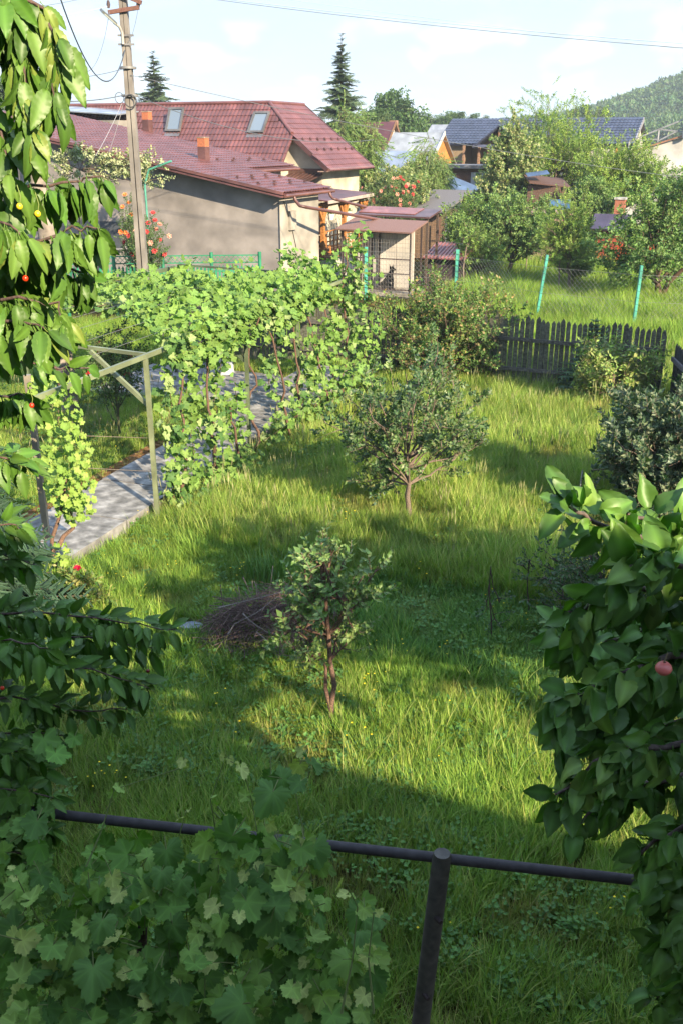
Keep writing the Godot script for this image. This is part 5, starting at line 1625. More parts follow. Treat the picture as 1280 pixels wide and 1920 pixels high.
	for p in [[1125, 470, .4], [1140, 440, -.6], [1165, 410, .6], [1150, 500, 0], [1190, 400, -.3], [1180, 450, .9], [1215, 375, .2], [1230, 430, .7], [1250, 360, -.2], [1265, 400, .8], [1290, 370, 0], [1280, 450, .6], [1310, 420, .2], [1200, 480, -1.0], [1240, 470, -1.1], [1300, 470, -.8], [1330, 380, .4], [1340, 440, .8], [1175, 490, 1.0], [1220, 500, 1.2], [1270, 495, 1.2], [1200, 350, -.6], [1240, 345, .5], [1285, 345, -.5]]:
		tips2.append(q.call(p[0], p[1], p[2]))
	grow(o, [q.call(1238, 575, 0), q.call(1238, 560, 0), q.call(1232, 530, 0), q.call(1226, 490, .1)], .11, tips2, {"bark": mats.bark, "wood": lin(.15, .10, .065), "sprig": apple, "leaf": mats.leaf, "density": 7.5, "scale": 1.15, "twig": .55, "twigs": 9, "bare": .35, "lift": .15, "puff": .22, "fork": .7, "tints": [Color(.8, .9, .8), Color(.95, 1, .9), Color(1.1, 1.1, 1)]})
	# slim saplings in the meadow
	for s in [[985, 516, 455, 14, "thin bare stemmed sapling standing in the meadow grass"], [1048, 555, 452, 12, "tall thin stem of young tree in front of the round fruit tree"], [868, 540, 440, 10, "thin sapling stem just beside the wire fence post"], [1010, 505, 430, 10, "thin pale stem under the grey green orchard tree"]]:
		var p := pg(s[0], s[1])
		var t := thing("meadow_sapling", s[4], "sapling", p)
		var tp := pd(s[0] + 8, s[2], -p.z) - p
		grow(t, curve(Vector3(0, -.05, 0), tp, rv(.08), 5, .02), .035, dome(s[3], tp, Vector3(.5, .5, .5), -.4), {"bark": mats.bark, "wood": lin(.33, .26, .2), "sprig": fresh, "leaf": mats.leaf, "density": 4.0, "scale": .8, "twig": .3, "twigs": 4, "puff": .3, "fork": .8, "trunk_end": .5})
	# hedge-like undergrowth at the end of the meadow
	var us := []
	var uc := []
	var um := clump(240, [lin(.08, .14, .035), lin(.06, .11, .03), lin(.11, .17, .045)], .2)
	for i in 150:
		var x := R(2.5, 17)
		var z := R(-62, -43)
		if x < 5 and z > -50: continue
		var sc := R(.4, 1.0)
		us.append(Transform3D(Basis(Vector3.UP, R(0, TAU)).scaled(Vector3(sc, sc * R(.6, 1), sc)), Vector3(x, sc * .35, z)))
		var v := R(.7, 1.3)
		uc.append(Color(v, v, v))
	tag(many(self, "undergrowth", um, mats.leaf, us, uc), "tangled green undergrowth between the meadow and the houses", "undergrowth")

# a bush of sprigs with flowers
func rose_bush(label: String, c: Vector3, r: Vector3, n: int, cols: Array, nf: int, fs: float, nm := "rose_bush") -> void:
	var t := thing(nm, label, "rose bush", Vector3(c.x, 0, c.z))
	var wood := lin(.12, .13, .06)
	var sp := sprig(9, .22, .065, .042, .9, .1, [lin(.06, .115, .035), lin(.08, .14, .045), lin(.10, .16, .05)], wood).mesh()
	var tips := dome(n, Vector3(0, c.y, 0), r, -.7)
	grow(t, [Vector3(0, -.05, 0), Vector3(0, maxf(c.y - r.y * .8, .3), 0)], .03, tips, {"bark": mats.bark, "wood": wood, "sprig": sp, "leaf": mats.leaf, "density": 5.0, "scale": 1.0, "twig": r.x * .5, "twigs": 6, "bare": .3, "puff": .3, "fork": .2})
	var fl := []
	for col in cols:
		var mb := MB.new()
		for ring in 3:
			for i in 6:
				var a := TAU * i / 6 + ring * .5
				var d := Vector3(cos(a), .25 + ring * .5, sin(a)).normalized()
				dot_leaf(mb, d * .01, d, Vector3.UP, fs * (1.0 - ring * .22), fs * .9, col * R(.85, 1.1))
		fl.append(mb.mesh())
	for i in nf:
		var p: Vector3 = tips[rng.randi() % tips.size()] + rv(r.x * .25)
		var dir := (p - Vector3(0, c.y, 0) + Vector3(0, .3, .8)).normalized()
		part(t, "flower", fl[rng.randi() % fl.size()], mats.petal, Transform3D(B(dir.cross(Vector3(1, .3, 0)), Vector3.RIGHT) if false else Basis(Quaternion(Vector3.UP, dir)), p + dir * .08))

# ================================================================= the garden
func garden_trees() -> void:
	var wood := lin(.27, .2, .155)
	# spreading apple tree on the lawn
	var b := pg(765, 988)
	var t := thing("apple_tree", "small spreading apple tree with grey green leaves on the sunny lawn", "apple tree", b)
	var q := func(px, py, dz): return pd(px, py, -b.z + dz) - b
	var sp := sprig(10, .16, .082, .052, .95, .1, [lin(.09, .15, .052), lin(.115, .175, .068), lin(.07, .12, .042), lin(.17, .215, .115)], wood).mesh()
	var tips := []
	for p in [[608, 792, .3], [640, 780, -.4], [662, 755, .5], [668, 812, .7], [700, 735, -.6], [705, 800, .9], [722, 910, .5], [700, 895, .3], [735, 720, .2], [760, 700, -.3], [790, 690, .5], [775, 760, -.9], [820, 660, .1], [832, 700, -.5], [850, 720, .7], [872, 770, -.2], [890, 800, .5], [905, 828, .1], [860, 850, .8], [830, 800, -1.0], [745, 790, 1.1], [800, 780, 1.2], [690, 765, -1.0], [860, 810, -.8], [720, 850, .9], [765, 740, .9], [815, 730, 1.0], [650, 800, -.3], [740, 840, -.7], [835, 760, .3]]:
		tips.append(q.call(p[0], p[1], p[2]))
	grow(t, [q.call(765, 995, 0), q.call(766, 960, 0), q.call(763, 930, .01), q.call(766, 908, 0), q.call(760, 880, 0), q.call(764, 860, .05)], .044, tips, {"bark": mats.bark, "wood": wood, "sprig": sp, "leaf": mats.leaf, "density": 3.8, "scale": .95, "twig": .34, "twigs": 7, "bare": .4, "lift": .3, "puff": .22, "fork": .6, "tints": [Color(.85, .95, 1), Color(1, 1, 1), Color(1.15, 1.12, 1.05)]})
	# young pear tree
	b = pg(620, 1352)
	t = thing("young_pear_tree", "young two stemmed pear tree near the brush pile", "pear tree", b)
	var ps := sprig(9, .17, .074, .043, .85, .25, [lin(.11, .19, .05), lin(.14, .225, .06), lin(.18, .26, .09), lin(.085, .155, .04)], wood).mesh()
	tips = []
	for p in [[598, 1005, 0], [620, 1030, .1], [570, 1055, -.1], [640, 1060, .15], [560, 1095, .2], [680, 1080, -.1], [708, 1062, 0], [600, 1060, -.2], [650, 1110, .25], [540, 1150, .1], [690, 1120, .1], [575, 1130, .3], [615, 1100, .3], [660, 1150, -.2], [525, 1200, 0], [550, 1215, .15], [640, 1170, .3], [600, 1160, -.25], [570, 1180, -.15], [670, 1190, .05], [610, 1190, .25], [585, 1240, .1], [648, 1210, -.1], [520, 1170, .1], [590, 1030, .1]]:
		tips.append(q_at(b, p[0], p[1], p[2]))
	grow(t, [q_at(b, 620, 1356, 0), q_at(b, 621, 1320, 0), q_at(b, 627, 1285, 0), q_at(b, 619, 1240, 0), q_at(b, 616, 1190, 0), q_at(b, 610, 1120, 0), q_at(b, 604, 1050, 0)], .028, tips, {"bark": mats.bark, "wood": lin(.24, .14, .10), "sprig": ps, "leaf": mats.leaf, "density": 2.3, "scale": 1.0, "twig": .2, "twigs": 6, "bare": .3, "lift": .4, "puff": .2, "fork": .5})
	tube_part(t, "trunk", [q_at(b, 620, 1330, 0), q_at(b, 610, 1290, .02), q_at(b, 611, 1250, .03), q_at(b, 590, 1210, .05), q_at(b, 560, 1185, .05)], [.024, .02, .016, .012, .007], lin(.24, .14, .10), mats.bark, 7)
	# big shrub at the fence with reddish shoots
	b = pg(832, 715)
	t = thing("large_plum_shrub", "large dense plum shrub with reddish shoot tips before the picket fence", "shrub", b)
	var pl := sprig(11, .24, .075, .05, .8, .1, [lin(.10, .18, .045), lin(.13, .215, .055), lin(.15, .24, .07), lin(.085, .15, .04), lin(.11, .19, .05), lin(.12, .2, .05), lin(.22, .17, .08)], lin(.22, .13, .1)).mesh()
	var c := pd(832, 625, -b.z) - b
	grow(t, [Vector3(0, -.05, 0), Vector3(0, .35, 0)], .07, dome(60, c, Vector3(1.62, 1.22, 1.3), -.85) + dome(26, c, Vector3(.85, .65, .8), -.9), {"bark": mats.bark, "wood": lin(.2, .13, .1), "sprig": pl, "leaf": mats.leaf, "density": 5.0, "scale": 1.0, "twig": .42, "twigs": 6, "bare": .5, "lift": .35, "puff": .22, "fork": .1, "tints": [Color(.9, 1, .9), Color(1, 1, 1), Color(1.2, 1.1, .95)]})
	# little fir and young cherry by the fence
	b = pg(1098, 745)
	t = thing("young_fir_tree", "small blue green fir standing against the picket fence", "fir", b)
	var fs := needle_spray(1.0, 9, [lin(.075, .14, .075), lin(.10, .17, .10), lin(.06, .12, .06)])
	var fh := (pd(1110, 600, -b.z) - b).y
	tube_part(t, "trunk", [Vector3(0, -.05, 0), Vector3(.05, fh, 0)], [.035, .006], lin(.17, .12, .09), mats.bark, 6)
	var xs := []
	var cs := []
	for i in 16:
		var s := (i + .4) / 16.0
		for k in 6:
			var a := TAU * (k + R(-.3, .3)) / 6 + i
			var d := Vector3(cos(a), .5 - .3 * s, sin(a)).normalized()
			xs.append(Transform3D(B(d, Vector3.UP).scaled(Vector3.ONE * (.12 + .62 * s) * R(.8, 1.15)), Vector3(.05 * (1 - s), fh * (1 - s * .9), 0)))
			var v := R(.8, 1.3)
			cs.append(Color(v, v, v))
	many(t, "crown", fs, mats.needle, xs, cs)
	b = pg(1150, 770)
	t = thing("young_cherry_tree", "young cherry tree with yellow green drooping leaves beside the small fir", "cherry tree", b)
	var yc := sprig(9, .26, .12, .055, .7, .75, [lin(.15, .24, .05), lin(.18, .265, .06), lin(.12, .20, .045), lin(.24, .27, .09)], wood).mesh()
	tips = []
	for p in [[1080, 700, .3], [1100, 660, -.3], [1120, 655, .4], [1140, 650, 0], [1165, 655, .3], [1185, 660, -.2], [1210, 690, .2], [1240, 680, 0], [1225, 670, .3], [1190, 720, .5], [1150, 700, .6], [1110, 720, .5], [1170, 690, .7], [1130, 740, .4], [1200, 745, .2], [1085, 740, .3], [1160, 735, .8], [1130, 690, -.4]]:
		tips.append(q_at(b, p[0], p[1], p[2]))
	grow(t, curve(Vector3(0, -.05, 0), q_at(b, 1150, 700, 0), Vector3.ZERO, 5, .02), .035, tips, {"bark": mats.bark, "wood": wood, "sprig": yc, "leaf": mats.leaf, "density": 4.5, "scale": .95, "twig": .28, "twigs": 9, "bare": .35, "droop": .3, "puff": .25, "fork": .2})
	# grey leaved apple at the edge, plum below it
	b = pg(1235, 985) + Vector3(.5, 0, 0)
	t = thing("dense_apple_tree", "dense dark apple tree with silvery shoot tips at the side of the lawn", "apple tree", b)
	var da := sprig(11, .2, .088, .05, .85, .1, [lin(.055, .10, .05), lin(.075, .125, .065), lin(.05, .085, .045), lin(.17, .205, .13)], wood).mesh()
	c = pd(1250, 872, -b.z) - b
	grow(t, [Vector3(0, -.05, 0), Vector3(-.05, .6, 0), Vector3(0, .95, 0)], .07, dome(46, c, Vector3(1.0, .9, 1.05), -.7) + dome(20, c, Vector3(.75, .7, .7), -.8), {"bark": mats.bark, "wood": wood, "sprig": da, "leaf": mats.leaf, "density": 5.0, "scale": 1.0, "twig": .36, "twigs": 7, "bare": .45, "lift": .4, "puff": .22, "fork": .5})
	b = pg(1110, 1190) + Vector3(.35, 0, .1)
	t = thing("low_plum_tree", "low plum tree with small dark leaves under the apple branches", "plum tree", b)
	var pm := sprig(10, .15, .05, .028, .9, .1, [lin(.045, .09, .04), lin(.06, .11, .05), lin(.05, .095, .035)], wood).mesh()
	c = q_at(b, 1110, 1095, 0)
	grow(t, [Vector3(0, -.05, 0), Vector3(.02, .3, 0), c * .5], .03, dome(34, c, Vector3(.72, .5, .6), -.8), {"bark": mats.bark, "wood": lin(.15, .1, .09), "sprig": pm, "leaf": mats.leaf, "density": 4.0, "scale": 1.0, "twig": .25, "twigs": 6, "bare": .4, "lift": .2, "puff": .25, "fork": .4})
	# thin whips standing in the grass
	for s in [[921, 1205, 1062, 3, "thin bare whip of a sapling with few leaves in the lawn"], [992, 1150, 1050, 4, "thin sapling with a tuft of dark leaves at its tip"]]:
		b = pg(s[0], s[1])
		t = thing("fruit_whip", s[4], "sapling", b)
		var tp := q_at(b, s[0] - 2, s[2], 0)
		var at := [q_at(b, 935, 1130, 0), q_at(b, 912, 1140, .05), q_at(b, 930, 1165, 0)] if s[3] == 3 else [q_at(b, 980, 1060, 0), q_at(b, 1000, 1065, .05), q_at(b, 992, 1048, 0), q_at(b, 985, 1085, 0)]
		grow(t, curve(Vector3(0, -.05, 0), tp, rv(.03), 5, .012), .011, at, {"bark": mats.bark, "wood": lin(.1, .055, .045), "sprig": pm, "leaf": mats.leaf, "density": 2.0, "scale": .9, "twig": .09, "twigs": 3, "bare": .5, "fork": .45, "trunk_end": .4})
	# blue spruce at the edge, below the cherry
	b = Vector3(-4.15, 0, -9.3)
	t = thing("garden_spruce", "blue green spruce with long soft needles under the cherry branches", "spruce", b)
	var gs := needle_spray(1.0, 16, [lin(.032, .066, .042), lin(.042, .082, .05), lin(.03, .06, .034)])
	tube_part(t, "trunk", [Vector3(0, -.05, 0), Vector3(0, 3.1, 0)], [.07, .012], lin(.13, .09, .07), mats.bark, 7)
	xs = []
	cs = []
	for i in 16:
		var s := (i + .4) / 16.0
		for k in 9:
			var a := TAU * (k + R(-.3, .3)) / 9 + i * .7
			xs.append(Transform3D(B(Vector3(cos(a), .35 - .55 * s, sin(a)).normalized() + rv(.2), Vector3.UP + rv(.4)).scaled(Vector3.ONE * (.2 + 1.2 * s) * R(.8, 1.1)), Vector3(0, 3.05 - s * 2.8, 0)))
			var v := R(.8, 1.25)
			cs.append(Color(v, v, v))
	many(t, "crown", gs, mats.needle, xs, cs)
	# two small trees beyond the side fence, outside the view, that shade the end of the picket fence
	var rs := sprig(12, .28, .1, .06, .9, .1, [lin(.07, .125, .035), lin(.09, .15, .045)], wood).mesh()
	for s in [[Vector3(7.15, 0, -17.1), "small round fruit tree standing just beyond the dark board fence"], [Vector3(8.7, 0, -16.4), "small round fruit tree farther beyond the dark board fence"]]:
		t = thing("fruit_tree", s[1], "fruit tree", s[0], "fruit trees beyond the side fence")
		grow(t, curve(Vector3(0, -.1, 0), Vector3(0, 2.7, 0), Vector3.ZERO, 4, .03), .08, dome(30, Vector3(0, 3.4, 0), Vector3(1.05, .72, 1.05), -.8), {"bark": mats.bark, "wood": wood, "sprig": rs, "leaf": mats.leaf, "density": 6.0, "scale": 1.1, "twig": .4, "twigs": 8, "bare": .2, "puff": .25, "fork": .8})
	# trees beside the own house, outside the view, that shade the middle of the lawn
	var big := sprig(12, .3, .1, .055, .9, .1, [lin(.06, .11, .035), lin(.08, .14, .04)], wood).mesh()
	for s in [[Vector3(3.7, 0, -5.2), 3.9, .95], [Vector3(5.8, 0, -5.0), 4.0, 1.05]]:
		t = thing("garden_tree", "fruit tree beside the house next to the near apple tree" if s[2] < 1.0 else "larger fruit tree beside the house farther from the near apple tree", "fruit tree", s[0], "fruit trees beside the house")
		var ctr := Vector3(0, s[1] - s[2] * .6, 0)
		grow(t, curve(Vector3(0, -.1, 0), Vector3(0, s[1] - s[2] * 1.4, 0), Vector3.ZERO, 4, .03), .13, dome(34, ctr, Vector3(s[2], s[2] * .8, s[2]), -.7), {"bark": mats.bark, "wood": wood, "sprig": big, "leaf": mats.leaf, "density": 6.0, "scale": 1.1, "twig": .5, "twigs": 7, "bare": .35, "puff": .25, "fork": .6})

func q_at(b: Vector3, px: float, py: float, dz: float) -> Vector3:
	return pd(px, py, -b.z + dz) - b

func garden_things() -> void:
	# brush pile
	var b := pg(480, 1195)
	var t := thing("brush_pile", "heap of cut brown twigs and branches on the lawn", "brush pile", b)
	var mb := MB.new()
	for i in 1100:
		var a := R(0, TAU)
		var r := sqrt(R(0, 1))
		var p := Vector3(cos(a) * r * .8 + .2, 0, sin(a) * r * .45)
		p.y = (1.0 - r * r) * .62 * R(.2, 1.0) + .01
		var d := Vector3(R(-1, 1), R(-.28, .3), R(-1, 1)).normalized() * R(.12, .34)
		var g := R(.6, 1.5)
		mb.tube([p - d, p + Vector3(R(-.03, .03), R(0, .04), R(-.03, .03)), p + d], [R(.003, .007), .002], 4, lin(.2 * g, .125 * g, .105 * g))
	part(t, "twigs", mb.mesh(), mats.bark).set_meta("kind", "stuff")
	for s in [[[455, 1150], [470, 1165], [500, 1185], [525, 1190]], [[428, 1190], [440, 1170], [480, 1150], [520, 1120], [548, 1128]], [[410, 1140], [450, 1130], [530, 1110]], [[480, 1185], [500, 1200], [520, 1205]]]:
		var pts := []
		for p in s: pts.append(on_plane(p[0], p[1], b + Vector3(0, .25, .42), Vector3(0, .6, .8)) - b)
		tube_part(t, "branch", pts, [.011, .005], lin(.30, .25, .22), mats.bark, 6)
	var st := thing("flat_grey_stone", "flat grey blue stone lying beside the brush pile", "stone", pg(360, 1182))
	mb = MB.new()
	var rim := []
	for i in 9:
		var a := TAU * i / 9
		rim.append(Vector3(cos(a) * R(.11, .15), -.05, -sin(a) * R(.08, .1)))
	mb.prism(rim, Vector3(0, .12, 0), lin(.26, .29, .36))
	part(st, "slab", mb.mesh(), mats.concrete)
	# clump of long leaves
	b = pg(500, 1090)
	t = thing("daylily_clump", "fountain of long arching leaves growing in front of the brush pile", "perennial", b)
	var lm := tuft(1, .72, .001, .022, [lin(.10, .19, .05)], 1.0).mesh()
	for i in 90:
		var a := R(0, TAU)
		var r := R(0, .22)
		part(t, "leaf", lm, mats.grass, Transform3D(Basis(Vector3.UP, R(0, TAU)).scaled(Vector3.ONE * R(.7, 1.15)), Vector3(cos(a) * r * 1.4, 0, sin(a) * r)))
	# thin pale stake
	t = thing("garden_stake", "thin pale stake standing in the tall grass beside the dense apple tree", "stake", pg(1078, 975))
	tube_part(t, "rod", [Vector3(0, -.05, 0), Vector3(.03, .75, 0)], [.012], lin(.55, .53, .5), mats.wood, 6)
	tube_part(t, "tip", [Vector3(.03, .75, 0), Vector3(.0305, .78, 0)], [.012, .003], lin(.5, .48, .45), mats.wood, 6)
	# something wrapped in pale sheeting under the pergola
	b = pg(400, 700)
	t = thing("wrapped_bundle", "tall bundle wrapped in creased grey white plastic sheeting under the pergola", "bundle", b + Vector3(.1, 0, 0))
	mb = MB.new()
	var rows := []
	var cols := []
	for i in 12:
		var r := PackedVector3Array()
		var cc := PackedColorArray()
		for j in 25:
			var a := TAU * j / 24
			var w := .40 - .06 * sin(i * .5) + .035 * sin(a * 5 + i * .9) + .02 * sin(a * 11 - i * 1.7)
			if i == 11: w *= .45
			r.append(Vector3(cos(a) * w, i * .115 + .02 * sin(a * 3 + i), sin(a) * w * .7)); cc.append(lin(.55, .57, .62))
		rows.append(r); cols.append(cc)
	mb.grid(rows, cols)
	part(t, "sheeting", mb.mesh(), mat("sheet", .35, texs.blot, .8))
	tube_part(t, "cord", [Vector3(-.4, .62, .1), Vector3(-.15, .6, .3), Vector3(.2, .64, .29), Vector3(.42, .62, 0)], [.012], lin(.1, .1, .1), mats.plain, 5)
	# roses
	var pink := [lin(.6, .26, .2), lin(.65, .34, .26), lin(.5, .07, .07)]
	rose_bush("large rose bush full of salmon and red blooms beside the terrace", pd(742, 372, 42.0), Vector3(1.25, .75, .9), 26, pink, 46, .085)
	rose_bush("climbing orange and red roses at the foot of the utility pole", pd(278, 450, 30.3), Vector3(.55, .62, .4), 14, pink, 18, .085)
	rose_bush("slender orange rose climbing the grey wall beside its window", pd(243, 420, 31.8), Vector3(.35, .85, .3), 12, [lin(.75, .25, .08)], 8, .085)
	rose_bush("rose with deep pink red blooms between pergola frame and yard", pg(212, 668, 1.55), Vector3(.5, .55, .4), 12, [lin(.62, .02, .06), lin(.6, .04, .1)], 6, .055)
	# pale flowered creeper under the roof edge of the grey building
	t = thing("pale_creeper", "creeper with pale young leaves trained along the roof edge on a green rod", "creeper", pd(130, 300, 33.0) * Vector3(1, 0, 1))
	var cs := sprig(9, .3, .1, .08, .9, .3, [lin(.13, .19, .06), lin(.4, .4, .25), lin(.17, .23, .08), lin(.3, .33, .18)], lin(.15, .12, .08)).mesh()
	var cb: Vector3 = t.position
	var tips := []
	for i in 22: tips.append(pd(110 + i * 9.2, 312 - (8 if i % 3 else -14) + (8 if i > 16 else 0), 32.6) - cb)
	grow(t, [Vector3(0, -.05, 0), Vector3(.1, 2.0, .1), pd(150, 318, 32.6) - cb], .03, tips, {"bark": mats.bark, "wood": lin(.17, .12, .09), "sprig": cs, "leaf": mats.leaf, "density": 3.5, "scale": .95, "twig": .35, "twigs": 5, "bare": .75, "puff": .4, "fork": .9})
	tube_part(t, "green_rod", [pd(272, 345, 32.4) - cb + Vector3(0, -2.9, 0), pd(272, 345, 32.4) - cb, pd(280, 318, 32.4) - cb, pd(322, 302, 32.2) - cb], [.035], lin(.1, .4, .3), mats.paint, 6)
	# leafy shoots with one red bloom at the near end of the path
	b = pg(150, 1150)
	t = thing("young_rose_shrub", "young rose shrub with yellowish shoots and one red bloom by the path end", "rose bush", b)
	var ys := sprig(9, .16, .07, .034, .9, .2, [lin(.19, .22, .06), lin(.13, .19, .045), lin(.24, .24, .09), lin(.08, .14, .035)], lin(.2, .14, .06)).mesh()
	tips = []
	for p in [[142, 1082, 0], [165, 1100, .1], [185, 1120, 0], [125, 1110, -.1], [100, 1130, .1], [150, 1130, .2], [205, 1150, .1], [170, 1150, -.1], [120, 1150, .15], [85, 1120, 0], [185, 1170, .2], [135, 1100, .15]]: tips.append(q_at(b, p[0], p[1], p[2]))
	grow(t, [Vector3(0, -.05, 0), Vector3(0, .15, 0)], .014, tips, {"bark": mats.bark, "wood": lin(.17, .15, .06), "sprig": ys, "leaf": mats.leaf, "density": 3.2, "scale": 1.0, "twig": .14, "twigs": 5, "bare": .3, "fork": .3})
	mb = MB.new()
	for ring in 3:
		for i in 6:
			var a := TAU * i / 6 + ring * .5
			var d := Vector3(cos(a), .25 + ring * .5, sin(a)).normalized()
			dot_leaf(mb, d * .005, d, Vector3.UP, .05 - ring * .01, .045, lin(.5, .008, .05))
	part(t, "flower", mb.mesh(), mats.petal, Transform3D(Basis(Vector3.RIGHT, .4), q_at(b, 146, 1066, .0)))
	# vine on the pale post at the path's near end
	b = pg(112, 1080)
	var v := thing("grape_vine", "bright leafy grape vine with thick bent stem at the near end of the path", "grape vine", b)
	var kinds := []
	var kc := [lin(.20, .30, .06), lin(.25, .34, .085), lin(.16, .26, .05)]
	for i in 3:
		mb = MB.new()
		vine_leaf(mb, Transform3D(), .07, [.25, -.2, .3][i], i * 2.1, kc[i], kc[i] * 1.2, 24)
		kinds.append(mb.mesh())
	for s in [[[112, 1085, 0], [100, 1040, 0], [98, 1010, 0], [110, 975, 0], [118, 940, 0], [125, 890, 0]], [[108, 1030, 0], [120, 1005, .1], [138, 990, .1], [135, 970, .1], [128, 950, .1]]]:
		var pts := []
		for p in s: pts.append(q_at(b, p[0], p[1], p[2]))
		tube_part(v, "stem", pts, taper(.034, .018, pts.size() - 1), lin(.27, .16, .11), mats.bark, 7)
	var xs := []
	for z in [[110, 780, 45, 40, 70], [125, 850, 48, 50, 110], [130, 920, 48, 42, 110], [140, 950, 40, 30, 60], [112, 1040, 22, 22, 30], [100, 730, 50, 30, 70]]:
		for i in z[4]:
			var a := R(0, TAU)
			var r := sqrt(R(0, 1))
			var nrm := (Vector3(.35, .65, .55) + rv(.7)).normalized()
			var d := Vector3.DOWN * .7 + rv(.8)
			xs.append([Transform3D(B(d - nrm * d.dot(nrm) * .6, nrm).scaled(Vector3.ONE * R(.6, 1.15)), q_at(b, z[0] + cos(a) * r * z[2], z[1] + sin(a) * r * z[3], R(-.35, .35))), rng.randi() % 3])
	scatter_leaves(v, xs, kinds, mats.leaf_vine, 300)

# ================================================================= what hangs close to the camera
# leaves in spurs along a branch; o: every (metres), per spur, length, width range, droop
func spurs(xs: Array, at: Vector3, pts: Array, o: Dictionary) -> void:
	var total := 0.0
	for i in pts.size() - 1: total += pts[i].distance_to(pts[i + 1])
	var s := 0.0
	while s < total:
		var q := s
		var p: Vector3 = pts[pts.size() - 1]
		var d: Vector3 = (p - pts[pts.size() - 2]).normalized()
		for i in pts.size() - 1:
			var l: float = pts[i].distance_to(pts[i + 1])
			if q <= l:
				p = pts[i].lerp(pts[i + 1], q / l); d = (pts[i + 1] - pts[i]).normalized()
				break
			q -= l
		for k in int(o.per):
			var side := d.cross(rv(1)).normalized()
			var dir: Vector3 = (d * R(.1, .9) + side * R(.5, 1.0) * o.get("out", 1.0) + Vector3.DOWN * o.droop * R(.5, 1.3)).normalized()
			var nrm: Vector3 = (o.face + rv(o.get("loose", .6))).normalized()
			var b := B(dir, nrm)
			xs.append([Transform3D(b.scaled(Vector3.ONE * R(o.lo, o.hi)), p + side * R(0, .012) - at), rng.randi() % int(o.kinds)])
		s += o.every * R(.6, 1.4)

func px_line(list: Array) -> Array:      # [px, py, distance] ...
	var out := []
	for p in list: out.append(pd(p[0], p[1], p[2]))
	# rounder
	var fine := []
	for i in out.size() - 1:
		for j in 3: fine.append(out[i].lerp(out[i + 1], j / 3.0) + (rv(.008) if i + j > 0 else Vector3.ZERO))
	fine.append(out[out.size() - 1])
	return fine

